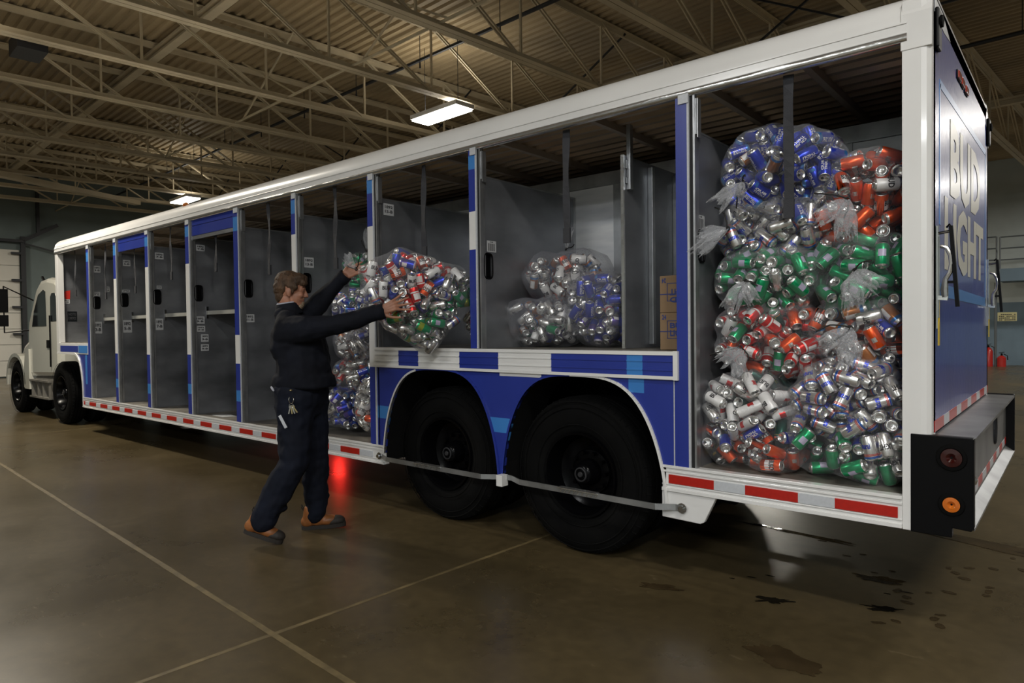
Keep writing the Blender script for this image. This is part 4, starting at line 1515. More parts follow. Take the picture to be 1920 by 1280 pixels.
t = empty('container', (-10.62, .3, .548), 'white plastic container with blue band on the floor of the second bay from the front', 'container')
b = MB().lathe([(0, .001), (0, .07), (.3, .07), (.42, .05), (.46, .03), (.46, .001)], (-10.60, .20, .548), (0, 0, 1), 16)
b.build('body', M['white'], t, smooth='auto')
MB().lathe([(.33, .067), (.33, .071), (.40, .061), (.40, .055)], (-10.60, .20, .548), (0, 0, 1), 16).build('blue_band', M['blue'], t)
MB().lathe([(.46, .028), (.52, .028), (.7, .02), (.7, .001)], (-10.60, .20, .548), (0, 0, 1), 12).build('spout', M['white'], t)
b = MB().prism([(-7.78, .10), (-7.50, .08), (-7.44, .22), (-7.66, .26)], 'z', .5485, .5500)
tag(b.build('paper_scrap', M['sticker']), 'scrap of grey paper on the bay floor', 'paper')
for xx, y0, z0, sx, lbl in ((-7.25, .55, .548, .20, 'black crate on the floor of the fifth bay from the front'),
                            (-8.42, .55, .548, .16, 'black crate on the floor of the fourth bay from the front'),
                            (-7.35, .5, 1.782, .18, 'dark tray on the shelf of the fifth bay')):
    t = empty('crate', (xx, y0 + .2, z0), lbl, 'crate')
    h = .20 if z0 < 1 else .09
    b = MB().box(xx - sx, xx + sx, y0, y0 + .4, z0, z0 + .02)
    for q in (0, h * .45, h * .9):
        b.box(xx - sx, xx + sx, y0, y0 + .02, z0 + q, z0 + q + h * .2).box(xx - sx, xx + sx, y0 + .38, y0 + .4, z0 + q, z0 + q + h * .2)
        b.box(xx - sx, xx - sx + .02, y0, y0 + .4, z0 + q, z0 + q + h * .2).box(xx + sx - .02, xx + sx, y0, y0 + .4, z0 + q, z0 + q + h * .2)
    b.build('slatted_sides', M['gasket'], t)
    b = MB()
    for q in np.linspace(-sx + .01, sx - .01, 5):
        b.box(xx + q - .01, xx + q + .01, y0 - .004, y0 + .016, z0, z0 + h * 1.05)
    tag(b.build('ribs', M['gasket'], t), kind='stuff')

# ================================================================== cans
# every kind is one lathed mesh: printed bands, necked ends, end panel with tab and opening, wrapped lettering
RC, HC = 0.033, 0.122


def can_mesh(name, bands, text=None, tcol='c_white', patch=None, hgt=HC, r=RC, gold=False, text_axis=True):
    """bands: list of (z fraction start, material) from the bottom"""
    b = MB()
    H = hgt
    mats = ['lid'] + sorted({m for _, m in bands} | ({tcol} if text else set()) | ({patch[0]} if patch else set())) + ['mouth']
    if gold:
        mats[0] = 'c_gold'
    ix = {m: i for i, m in enumerate(mats)}
    prof, mis = [(0.010, 0.0006), (0.012, 0.019), (0.002, 0.0225), (0.0, 0.0245), (0.003, 0.027), (0.011, r)], [0, 0, 0, 0, 0]
    zz = [0.011]
    bs = sorted(bands)
    for i, (f, m) in enumerate(bs):
        z0 = max(0.011, f * H)
        z1 = (bs[i + 1][0] * H) if i + 1 < len(bs) else H - 0.012
        prof.append((min(z1, H - .012), r))
        mis.append(ix[m])
    prof += [(H - 0.004, 0.0275), (H, 0.0275), (H, 0.0255), (H - .004, 0.0245), (H - .004, .0006)]
    mis += [ix[bs[-1][1]], 0, 0, 0, 0]
    b.lathe(prof, (0, 0, -H / 2), (0, 0, 1), 14, mis)
    # tab and opening on the end
    zt = H / 2 - 0.0035
    n = 10
    b.add([(0.012 + .0085 * math.cos(2 * PI * k / n), .008 * math.sin(2 * PI * k / n), zt + .0002) for k in range(n)], [tuple(range(n))], ix['mouth'])
    q = [(-0.014 + .0, -.006), (-0.002, -.007), (0.004, -.004), (.004, .004), (-.002, .007), (-.014, .006)]
    b.prism(q, 'z', zt + .0006, zt + .002, 0)
    R2 = r + 0.0006
    if patch:
        m, z0, z1, a0, a1 = patch[:5]
        na = 4
        vs, fs = [], []
        for k in range(na + 1):
            a = a0 + (a1 - a0) * k / na
            for z in (z0, z1):
                vs.append((R2 * math.cos(a), R2 * math.sin(a), z * H - H / 2))
        fs = [(2 * k, 2 * k + 2, 2 * k + 3, 2 * k + 1) for k in range(na)]
        b.add(vs, fs, ix[m])
        a0 += PI
        b.add([(-x, -y, z) for x, y, z in vs], fs, ix[m])
    if text:
        R3 = r + 0.0010
        for rot in (0.0, PI):
            for i, t in enumerate(text):
                nL = len(text)
                if text_axis:
                    # reads along the can
                    wa = 0.62 / nL + 0.1
                    c = -wa * (i - (nL - 1) / 2) * 1.25 + rot + 0.9
                    b.text(t, lambda u, v: (R3 * math.cos(c + wa * (v - .5)), R3 * math.sin(c + wa * (v - .5)), (0.35 - .70 * u) * -H * 0.95 * .9), ix[tcol])
                else:
                    h = 0.24 * H
                    z = H * (.12 - i * .30) + .0
                    b.text(t, lambda u, v: (R3 * math.cos(rot + 1.9 * (u - .5)), R3 * math.sin(rot + 1.9 * (u - .5)), z + h * (v - .5)), ix[tcol])
    me = bpy.data.meshes.new(name)
    me.from_pydata(b.v, [], b.f)
    for m in mats:
        me.materials.append(M[m])
    me.polygons.foreach_set('material_index', b.m)
    me.polygons.foreach_set('use_smooth', [len(f) == 4 and len(set(f)) == 4 and i < 14 * (len(prof) - 1) for i, f in enumerate(b.f)])
    me.update()
    return me


CAN = {
    'blue': can_mesh('can_blue', [(0, 'c_blue')], ['BUD', 'LIGHT'], 'c_white', ('c_sky', .76, .9, 1.4, 2.2)),
    'blue2': can_mesh('can_blue_silver', [(0, 'c_sil'), (.10, 'c_blue'), (.82, 'c_sky')], ['BUD LIGHT'], 'c_white', ('c_white', .2, .42, 2.2, 3.0)),
    'orange_sil': can_mesh('can_orange_silver', [(0, 'c_amber'), (.72, 'c_sky'), (.86, 'c_sil')], None, 'c_white', ('c_white', .12, .62, -.6, .5)),
    'green': can_mesh('can_green', [(0, 'c_green')], None, 'c_lav', ('c_lav', .42, .72, -.5, .6)),
    'green2': can_mesh('can_green_lime', [(0, 'c_green'), (.55, 'c_lime'), (.85, 'c_green')], None, 'c_lav', ('c_white', .1, .26, 1, 1.5)),
    'dgreen': can_mesh('can_dark_green', [(0, 'c_dgreen'), (.14, 'c_gold'), (.17, 'c_dgreen')], ['ICE'], 'c_lime'),
    'red': can_mesh('can_red', [(0, 'c_orange')], None, 'c_white', ('c_sil', .36, .56, -.35, .35), gold=False),
    'red2': can_mesh('can_red_white', [(0, 'c_red'), (.34, 'c_white'), (.42, 'c_red')], None, 'c_white', ('c_white', .46, .84, -.9, .9)),
    'busch': can_mesh('can_orange_round', [(0, 'c_gold'), (.08, 'c_orange')], ['BUSCH'], 'c_black', ('c_white', .30, .72, -1.0, 1.0), text_axis=False),
    'white': can_mesh('can_white_slim', [(0, 'c_white')], ['BLACK'], 'c_white', ('c_red', .50, .72, -.7, .7), hgt=.150, r=.029),
    'whiteb': can_mesh('can_white', [(0, 'c_white')], ['BUD'], 'c_black', text_axis=False),
    'silver': can_mesh('can_silver', [(0, 'c_sky'), (.13, 'c_blue'), (.17, 'c_sil'), (.20, 'c_red'), (.23, 'c_sil'), (.25, 'c_red'), (.275, 'c_sil')], ['Natural'], 'c_blue', text_axis=False),
    'silver2': can_mesh('can_plain_silver', [(0, 'c_sil')], ['LIGHT'], 'c_black', text_axis=False),
    'gold': can_mesh('can_gold_black', [(0, 'c_gold'), (.28, 'c_black'), (.9, 'c_sil')], None, 'c_gold', ('c_gold', .5, .62, .2, .9)),
    'violet': can_mesh('can_violet', [(0, 'c_violet'), (.5, 'c_blue'), (.9, 'c_lav')], None, 'c_white', ('c_white', .2, .5, -.5, .5)),
}
CANWORD = {'blue': 'blue can', 'blue2': 'blue and silver can', 'orange_sil': 'orange and silver can', 'green': 'green can',
           'green2': 'green and yellow can', 'dgreen': 'dark green can', 'red': 'orange-red can', 'red2': 'red and white can',
           'busch': 'white-badged orange can', 'white': 'tall white can', 'whiteb': 'white can', 'silver': 'blue-banded silver can',
           'silver2': 'plain silver can', 'gold': 'gold and black can', 'violet': 'violet and blue can'}

UP = np.array([0, 0, 1.0])
ico_cache = {}


def ico(level):
    if level not in ico_cache:
        bm = bmesh.new()
        bmesh.ops.create_icosphere(bm, subdivisions=level, radius=1)
        v = np.array([tuple(q.co) for q in bm.verts])
        f = np.array([[q.index for q in fc.verts] for fc in bm.faces])
        e = np.array([[q.index for q in ed.verts] for ed in bm.edges])
        bm.free()
        ico_cache[level] = (v, f, e)
    return ico_cache[level]


def outline_fn(rx, rz, pts):
    """silhouette radius against azimuth; pts: optional [(x,z)...] around the centre"""
    if pts is None:
        def f(a):
            c, s = np.abs(np.cos(a)), np.abs(np.sin(a))
            return ((c / rx) ** 3.2 + (s / rz) ** 3.2) ** (-1 / 3.2)
        return f
    an = np.array([math.atan2(z, x) for x, z in pts])
    rr = np.array([math.hypot(x, z) for x, z in pts])
    o = np.argsort(an)
    an, rr = an[o], rr[o]

    def f(a):
        return np.interp(a, np.concatenate([an - 2 * PI, an, an + 2 * PI]), np.concatenate([rr, rr, rr]))
    return f


def pack(n, of, D, seed, yfront=0.12, ex=2.9):
    """relax capsule-shaped cans inside the bag's outline; y local is depth, front is negative"""
    g = np.random.default_rng(seed)
    r = 0.0345
    rmax = of(np.linspace(-PI, PI, 40)).max()

    def norm(p, off=r):
        rho = np.hypot(p[..., 0], p[..., 2])
        R = of(np.arctan2(p[..., 2], p[..., 0])) - off
        return (np.clip(rho / np.maximum(R, .03), 0, 9) ** ex + (np.abs(p[..., 1]) / (D - off)) ** ex) ** (1 / ex)
    P = []
    while len(P) < n:
        q = g.uniform(-1, 1, 3) * (rmax, D, rmax)
        if norm(q) < 1 and q[1] < yfront:
            P.append(q)
    P = np.array(P)
    A = g.normal(size=(n, 3))
    A /= np.linalg.norm(A, axis=1)[:, None]
    off = np.array([-0.04, 0, 0.04])
    idx = np.repeat(np.arange(n), 3)
    same = idx[:, None] == idx[None, :]
    for it in range(70):
        Q = (P[:, None, :] + off[None, :, None] * A[:, None, :])
        Qf = Q.reshape(-1, 3)
        d = Qf[:, None, :] - Qf[None, :, :]
        L = np.sqrt((d * d).sum(-1)) + 1e-9
        pen = np.clip(2 * r - L, 0, None)
        pen[same] = 0
        F = (d / L[..., None] * pen[..., None]).sum(1) * 0.42
        nn = norm(Qf)
        k = np.where(nn > 1, 1 / nn - 1, 0)[:, None]
        F = F + Qf * k * 0.9
        over = np.clip(Qf[:, 1] - yfront - .03, 0, None)
        F[:, 1] -= over * .6
        F = F.reshape(n, 3, 3)
        P = P + np.clip(F.mean(1) * 1.5, -.03, .03)
        T = (F[:, 2] - F[:, 0]) / 0.08
        A = A + np.clip(T, -.35, .35)
        A /= np.linalg.norm(A, axis=1)[:, None]
    Q = P[:, None, :] + off[None, :, None] * A[:, None, :]
    return P, A, norm(Q.reshape(-1, 3)).reshape(n, 3).max(1)


CAMP = np.array([0, -3.6115, 1.525])
ALLCANS = []
circ = np.array([[math.cos(a), math.sin(a)] for a in np.arange(0, 2 * PI, PI / 4)])


def bag(label, canlabel, c, rx, rz, D, mix, seed, n=None, knot=None, tail=None, pts=None, ax=None, level=5, mk='film', loose=1.0, tails=2, dens=0.50,
        yfront=0.12, group='clear bags of cans', ex=2.9):
    c = np.array(c, float)
    if ax is None:
        ax = (np.array([1, 0, 0.]), np.array([0, 1, 0.]), UP)
    Mx = np.array(ax)      # rows: right, depth, up
    of = outline_fn(rx, rz, pts)
    if n is None:
        vol = 4.19 * rx * rz * D * 1.12 * (0.5 + 0.5 * min(1, (yfront / D) + .1))
        n = int(vol * dens / 0.000417)
    P, A, nr = pack(n, of, D, seed, yfront, ex)
    # ---- film: an envelope stretched over the cans
    V, Fc, E = ico(level)
    rho = np.hypot(V[:, 0], V[:, 2])
    az = np.arctan2(V[:, 2], V[:, 0])
    base = ((rho / of(az)) ** ex + (np.abs(V[:, 1]) / D) ** ex) ** (-1 / ex)
    S3 = []
    for k in range(len(P)):
        a = A[k]
        u = np.cross(a, (0.3, 0.5, 0.81))
        u /= np.linalg.norm(u)
        w_ = np.cross(a, u)
        for t in (-HC / 2, HC / 2):
            S3.append(P[k] + a * t + (circ[:, :1] * u + circ[:, 1:] * w_) * 0.0285)
        S3.append(P[k] + (circ[:, :1] * u + circ[:, 1:] * w_) * RC)
    S3 = np.concatenate(S3).astype(np.float32)
    rs = np.linalg.norm(S3, axis=1)
    keep = rs > np.percentile(rs, 30)
    S3, rs = S3[keep], rs[keep]
    us = S3 / rs[:, None]
    R = np.zeros(len(V), np.float32)
    Vf = V.astype(np.float32)
    for i in range(0, len(V), 2048):
        dt = Vf[i:i + 2048] @ us.T
        R[i:i + 2048] = (rs[None, :] * (1 - 4.5 * (1 - dt))).max(1)
    R = np.maximum(R, 0.90 * base) if yfront > .2 else np.where(V[:, 1] > 0.1, np.maximum(R, 0.93 * base), np.maximum(R, 0.86 * base))
    if loose > 1:
        nz = np.array([noise.noise(Vector(v * 2.2) + Vector((seed, 0, 0))) for v in V])
        R = R * (1 + (loose - 1) * (0.6 + nz))
    deg = np.bincount(E.ravel(), minlength=len(V))[:, None].ravel()
    for _ in range(3 if level == 5 else 1):
        acc = np.bincount(E[:, 0], R[E[:, 1]], len(V)) + np.bincount(E[:, 1], R[E[:, 0]], len(V))
        R = 0.5 * R + 0.5 * acc / deg
    R = R + 0.0045
    # crinkles all over, and gathers that run into the knot
    nz = np.array([noise.noise(Vector((v[0] * 9, v[1] * 9, v[2] * 9 + seed))) for v in V])
    R = R + 0.004 * np.abs(nz)
    kd = None
    if knot is not None:
        kd = np.array(knot, float)
        kd /= np.linalg.norm(kd)
        cosang = V @ kd
        ang = np.arccos(np.clip(cosang, -1, 1))
        t1 = np.cross(kd, (0.1, 0.2, 1.0))
        t1 /= np.linalg.norm(t1)
        t2 = np.cross(kd, t1)
        phi = np.arctan2(V @ t2, V @ t1)
        wr = np.array([noise.noise(Vector((math.cos(p) * 5.5, math.sin(p) * 5.5, seed + 3))) + .6 * noise.noise(Vector((math.cos(p) * 14, math.sin(p) * 14, seed))) for p in phi])
        R = R + 0.019 * wr * np.exp(-ang / 0.38) * np.clip(ang / .06, 0, 1)
        R = R + 0.030 * np.exp(-(ang / 0.10) ** 2) - 0.006 * np.exp(-((ang - .22) / 0.12) ** 2)
    W3 = (V * R[:, None]) @ Mx + c
    root = empty('can_bag', tuple(c + np.array([0, 0, -rz])), label, 'bag', group)
    b = MB()
    b.v = [tuple(p) for p in W3]
    b.f = [tuple(int(q) for q in f) for f in Fc]
    b.m = [0] * len(b.f)
    b.build('film', M[mk], root, smooth=True)
    if kd is not None:
        ki = int(np.argmax(V @ kd))
        K = Vector(W3[ki])
        kw = Vector(kd @ Mx)
        for ti in range(tails):
            L = (0.15, 0.12)[ti] * (tail[3] if tail else 1)
            dv = Vector(tail[:3]) if tail else Vector((0.0, -0.25, -1))
            if ti == 1:
                dv = dv + Vector((0.9 * (1 if seed % 2 else -1), 0, 0.35))
            dv.normalize()
            sd = dv.cross(kw).normalized()
            nn = sd.cross(dv).normalized()
            b = MB()
            ns, nt = 12, 30
            vs, fs = [], []
            for i in range(ns + 1):
                s_ = i / ns
                wd = 0.010 + (0.042 if ti == 0 else .032) * math.sin(min(1, s_ * 1.35) * PI * .62) ** 1.1 * (1 + .3 * noise.noise(Vector((s_ * 4, seed, ti))))
                for j in range(nt):
                    a = 2 * PI * j / nt
                    f1 = 1.0 * noise.noise(Vector((math.cos(a) * 3.2, math.sin(a) * 3.2, seed + ti * 5 + s_ * 2.2))) + .25 * noise.noise(Vector((math.cos(a) * 9, math.sin(a) * 9, seed + s_)))
                    q = K + kw * (0.012 + .016 * math.sin(s_ * PI)) + dv * (s_ * L * (1 + .55 * f1 * s_))
                    q = q + sd * (wd * math.cos(a) * (1 + .35 * f1)) + nn * (0.42 * wd * math.sin(a) * (1 + .9 * f1))
                    vs.append(q)
                if i:
                    for j in range(nt):
                        j2 = (j + 1) % nt
                        fs.append(((i - 1) * nt + j, (i - 1) * nt + j2, i * nt + j2, i * nt + j))
            b.add(vs, fs)
            b.build('gathered_neck', M['film_d'], root, smooth=True)
        b = MB()
        ring = [K + kw * 0.012 + (sd * math.cos(a) + dv * math.sin(a)) * 0.012 for a in [2 * PI * k / 10 for k in range(11)]]
        b.tube(ring, 0.005, 6, cap=False)
        g = np.random.default_rng(seed + 5)
        for q in range(2):
            p = K + kw * .016
            sgn = -1 if q else 1
            path = [p]
            h = sd * sgn * g.uniform(.6, 1) + dv * g.uniform(-.7, .9)
            for k in range(9):
                h = (h + sd * g.uniform(-.35, .35) + dv * g.uniform(-.1, .45)).normalized()
                p = p + h * 0.014 * (1.3 if q == 0 else .8) + kw * (0.003 if k < 4 else -.001)
                path.append(p)
            b.tube(path, 0.0042, 5)
        b.build('tie', M['twine'], root, smooth=True)
    # ---- hand the cans over
    g = np.random.default_rng(seed + 99)
    kinds = list(mix)
    wts = np.array([mix[k] if not isinstance(mix[k], tuple) else mix[k][0] for k in kinds], float)
    PW, AW = P @ Mx + c, A @ Mx
    for k in range(len(P)):
        wz = wts.copy()
        for q, kd_ in enumerate(kinds):
            if isinstance(mix[kd_], tuple):      # (weight, lowest local z/rz, highest): where in the bag this kind lies
                if not (mix[kd_][1] <= (P[k][2] / rz - (0.8 * P[k][0] / rx if seed == 41 else 0)) <= mix[kd_][2]):
                    wz[q] = 0
        kd2 = kinds[int(g.choice(len(kinds), p=wz / wz.sum()))]
        a = AW[k] * (1 if g.random() < .5 else -1)
        pos = ('upper' if P[k][2] > rz * .33 else 'lower' if P[k][2] < -rz * .33 else 'middle') + (' left' if P[k][0] < -rx * .25 else ' right' if P[k][0] > rx * .25 else ' centre')
        ALLCANS.append((PW[k], a, kd2, canlabel, pos, float(nr[k]), float((PW[k] - c) @ (CAMP - PW[k]) / (np.linalg.norm(PW[k] - c) * np.linalg.norm(CAMP - PW[k]) + 1e-9)), g.uniform(0, 2 * PI)))
    return root


RB = 'rear bay'
# rear bay, left stack from the top down
bag('top bag of blue cans in the left stack of the rear bay', 'in the top bag of the left rear stack', (-1.29, .37, 2.40), .36, .255, .27,
    {'blue': 6, 'blue2': 2, 'orange_sil': 1.6}, 11, knot=(-.55, -1, -.28), tail=(-.75, -.4, -.7, 1.1),
    pts=[(-.36, .02), (-.33, .17), (-.2, .25), (0, .262), (.2, .2), (.36, .04), (.36, -.12), (.25, -.24), (0, -.26), (-.2, -.22), (-.34, -.14)])
bag('bag of silver cans under the blue one, left stack of the rear bay', 'in the second bag of the left rear stack', (-1.37, .36, 2.07), .30, .185, .27,
    {'silver': 3, 'silver2': 1.2, 'blue2': .5, 'whiteb': .6, 'green': .15}, 12, knot=(-.5, -1, 0.0), tail=(-1.0, -.4, -.8, 1.35))
bag('bag of green cans, middle of the left stack in the rear bay', 'in the middle bag of the left rear stack', (-1.37, .34, 1.785), .305, .190, .28,
    {'green': 8, 'violet': (.8, -1, -.3), 'silver2': .3}, 13, knot=(-.12, -1, -.05), tail=(-.5, -.3, -1, 1.1))
bag('bag of red and orange cans, second from the bottom of the left stack', 'in the second lowest bag of the left rear stack', (-1.37, .33, 1.44), .31, .225, .28,
    {'red': 4, 'red2': 5, 'dgreen': 1.0, 'whiteb': .6, 'green': .4}, 14, knot=(-.25, -1, -.1), tail=(.1, -.3, -1, 1.0))
bag('bottom bag of mixed white, blue and orange cans in the left stack', 'in the bottom bag of the left rear stack', (-1.44, .275, .985), .275, .285, .26,
    {'white': (5, -.25, 2), 'whiteb': (1, -.5, 2), 'dgreen': (1.6, -.2, 2), 'gold': (.5, -2, -.5), 'blue': (1.6, -.5, .05), 'red': (3, -2, -.35), 'busch': (2.6, -2, -.2), 'silver2': .6}, 15, ex=5, pts=[(-.255, .10), (-.22, .24), (-.08, .285), (.10, .27), (.22, .20), (.26, .05), (.27, -.15), (.255, -.275), (.13, -.28), (0, -.28), (-.13, -.28), (-.26, -.27), (-.275, -.12)])
# rear bay, right stack from the top down
bag('top bag of orange cans in the right stack of the rear bay', 'in the top bag of the right rear stack', (-.885, .42, 2.20), .265, .26, .28,
    {'red': 6, 'busch': 2, 'silver2': 1.2, 'blue2': .6, 'whiteb': .5}, 16, knot=(-.1, -1, -.15), tail=(.05, -.4, -1, 1.35))
bag('bag of green cans, second from the top of the right stack in the rear bay', 'in the second bag of the right rear stack', (-.885, .37, 1.79), .268, .23, .28,
    {'green': 8, 'silver2': .5, 'violet': (.6, -1, -.3)}, 17, knot=(0.05, -1, 0.0), tail=(.05, -.4, -1, 1.2))
bag('bag of mixed cans, second from the bottom of the right stack', 'in the second lowest bag of the right rear stack', (-.89, .37, 1.465), .272, .19, .28,
    {'busch': 2, 'blue': 1.4, 'orange_sil': 2.2, 'red': 1.6, 'silver2': 2.2}, 18, knot=(0.0, -1, .12), tail=(.1, -.4, -1, 1.3))
bag('large bottom bag of silver and green cans in the right stack', 'in the bottom bag of the right stack, rear bay', (-.945, .295, 1.03), .318, .325, .28,
    {'silver': (9, -.45, 2), 'silver2': (2.0, -2, 2), 'green': (6, -2, -.3), 'blue': (.5, -.7, -.1), 'dgreen': (.4, -2, -.5), 'gold': (.2, -2, -.5)}, 19, ex=5, pts=[(-.30, .08), (-.26, .22), (-.12, .31), (.05, .33), (.22, .31), (.31, .2), (.315, 0), (.315, -.2), (.31, -.318), (.15, -.325), (0, -.325), (-.15, -.325), (-.28, -.315), (-.305, -.15)])
# bay above the wheels: slack cloudy bags
CR = {'orange_sil': 1.5, 'silver2': 3, 'busch': .8, 'red2': .5, 'whiteb': 1.5}
bag('slack cloudy bag of silver cans, top of the heap over the wheels', 'in the upper cloudy bag over the wheels', (-3.08, .72, 1.90), .33, .20, .30,
    CR, 21, level=4, mk='film_g', loose=1.16, dens=.34, knot=(.1, -.3, 1), tail=(.3, 0, 1, 1.0), tails=1)
bag('slack cloudy bag, lower left of the heap over the wheels', 'in the lower left cloudy bag over the wheels', (-3.16, .52, 1.565), .30, .175, .28,
    {'silver2': 2, 'orange_sil': 1.5, 'violet': .6, 'green': .5, 'whiteb': 1.5}, 22, level=4, mk='film_g', loose=1.12, dens=.36)
bag('cloudy bag of blue cans beside the divider panel over the wheels', 'in the cloudy bag beside the divider panel', (-2.68, .62, 1.66), .27, .27, .27,
    {'blue': 3, 'violet': 1.2, 'silver2': 1.2, 'red2': .4}, 23, level=4, mk='film_g', loose=1.10, dens=.40)
bag('small bag of blue cans on the bay floor behind the held bag', 'in the small bag behind the held bag', (-3.68, .48, 1.545), .24, .165, .22,
    {'blue': 3, 'silver2': 2, 'red': .8}, 24, level=4)
bag('bag of blue cans showing above the centre wall', 'in the bag above the centre wall', (-4.9, 1.50, 2.69), .42, .2, .24, {'blue': 4, 'silver2': 1, 'blue2': 1}, 25, level=4)
# bay behind the man
bag('bag of green cans on top of the stack behind the man', 'in the top bag behind the man', (-5.22, .48, 2.10), .33, .17, .27, {'green': 5, 'silver2': .6}, 31, level=4, knot=(.5, -.6, .6), tail=(.6, -.2, 1, 1.3), tails=1)
bag('bag of silver and blue cans below the green one behind the man', 'in the second bag behind the man', (-5.28, .42, 1.77), .35, .175, .27, {'silver': 2, 'blue2': 2, 'green': .6, 'violet': 1, 'silver2': 1}, 32, level=4)
bag('cloudy bag of brown and silver cans behind the man', 'in the third bag behind the man', (-5.23, .42, 1.42), .34, .19, .27, {'busch': 1, 'silver2': 2, 'orange_sil': 2, 'violet': .4, 'whiteb': 1}, 33, level=4, mk='film_g', loose=1.05)
bag('bag of red and silver cans behind the man', 'in the fourth bag behind the man', (-5.28, .40, 1.10), .32, .15, .26, {'red': 3, 'silver2': 2, 'red2': 1, 'blue2': 1}, 34, level=4)
bag('bottom bag of blue and silver cans behind the man', 'in the bottom blue bag behind the man', (-5.42, .33, .775), .25, .215, .25, {'blue': 2.5, 'blue2': 2.5, 'silver2': 2.0, 'violet': .6}, 35, level=4)
bag('narrow bag of white and orange cans between the blue bag and the wheel panel', 'in the bottom bag next to the wheel panel', (-4.92, .33, .85), .25, .28, .25, {'whiteb': 3, 'red': 1.2, 'silver2': 3}, 36, level=4)
# the bag in the man's hands, long axis from his raised hand to the bay
_rg, _fw = np.array([0.763, 0.647, 0]), np.array([-0.647, 0.763, 0])
_a = 0.975 * _rg + 0.22 * _fw
_d = -0.22 * _rg + 0.975 * _fw
bag('clear bag of mixed red, green and silver cans held up by the man', 'in the bag held up by the man', (-3.885, -.165, 1.745), .44, .36, .25,
    {'red2': (2.2, -.1, 2), 'whiteb': (1.8, -.3, 2), 'busch': (1, 0, 2), 'blue': (.9, 0, 2), 'violet': (.9, -.2, 1), 'green': (3.8, -2, .0), 'green2': (2.4, -1.4, .0), 'silver2': (2.6, -2, .2), 'silver': .5}, 41,
    ax=(_a, _d, UP), yfront=.3, dens=.40, level=5, tails=1, knot=(-1, -.1, .55), tail=(-.6, -.3, .8, .8),
    pts=[(-.455, .235), (-.33, .34), (-.16, .41), (.05, .35), (.25, .27), (.43, .22), (.45, .05), (.40, -.08), (.29, -.22), (.19, -.30), (.09, -.425), (-.02, -.36), (-.12, -.26), (-.27, -.19), (-.40, .0), (-.45, .12)])


# choose which cans stand as objects of their own: the outer ones that show largest
def score(q):
    d = np.linalg.norm(q[0] - CAMP)
    ins = 0 if (q[5] > 0.80 and q[6] > 0.25) else 5
    return d + ins


order = sorted(range(len(ALLCANS)), key=lambda i: score(ALLCANS[i]))
NIND = 300
rest = {}
byk = {}


def can_matrix(q):
    a = Vector(q[1]).normalized()
    m = a.to_track_quat('Z', 'Y').to_matrix() @ Matrix.Rotation(q[7], 3, 'Z')
    m = m.to_4x4()
    m.translation = Vector(q[0])
    return m


for rk, i in enumerate(order):
    q = ALLCANS[i]
    if rk < NIND:
        o = bpy.data.objects.new('drink_can', CAN[q[2]])
        COL.objects.link(o)
        o.matrix_world = can_matrix(q)
        tag(o, CANWORD[q[2]] + ', ' + q[4] + ' ' + q[3], 'can', CANWORD[q[2]].replace('can', 'cans', 1) + ' ' + q[3])
    else:
        byk.setdefault(q[2], []).append(can_matrix(q))
# the cans past the limit: one object
VV, FF, MI, SM, mats_all = [], [], [], [], []
off = 0
for k, ms in byk.items():
    me = CAN[k]
    vs = np.empty(len(me.vertices) * 3)
    me.vertices.foreach_get('co', vs)
    vs = vs.reshape(-1, 3)
    fs = [tuple(p.vertices) for p in me.polygons]
    mi = [p.material_index for p in me.polygons]
    sm = [p.use_smooth for p in me.polygons]
    loc = []
    for mt in me.materials:
        if mt not in mats_all:
            mats_all.append(mt)
        loc.append(mats_all.index(mt))
    for m in ms:
        A_ = np.array(m)
        VV.append(vs @ A_[:3, :3].T + A_[:3, 3])
        FF += [tuple(v + off for v in f) for f in fs]
        MI += [loc[j] for j in mi]
        SM += sm
        off += len(vs)
me = bpy.data.meshes.new('drink_cans')
me.from_pydata(np.concatenate(VV).tolist(), [], FF)
for mt in mats_all:
    me.materials.append(mt)
me.polygons.foreach_set('material_index', MI)
me.polygons.foreach_set('use_smooth', SM)
o = bpy.data.objects.new('drink_cans', me)
COL.objects.link(o)
tag(o, 'remaining drink cans deeper inside the clear bags of the trailer', 'cans', kind='stuff')

# ================================================================== the man
PO = np.array([-4.445, -0.836, 0.0])
PRt, PFw = np.array([0.763, 0.647, 0.0]), np.array([-0.647, 0.763, 0.0])


def pp(r, f, u):
    q = PO + PRt * r + PFw * f
    return Vector((q[0], q[1], u))


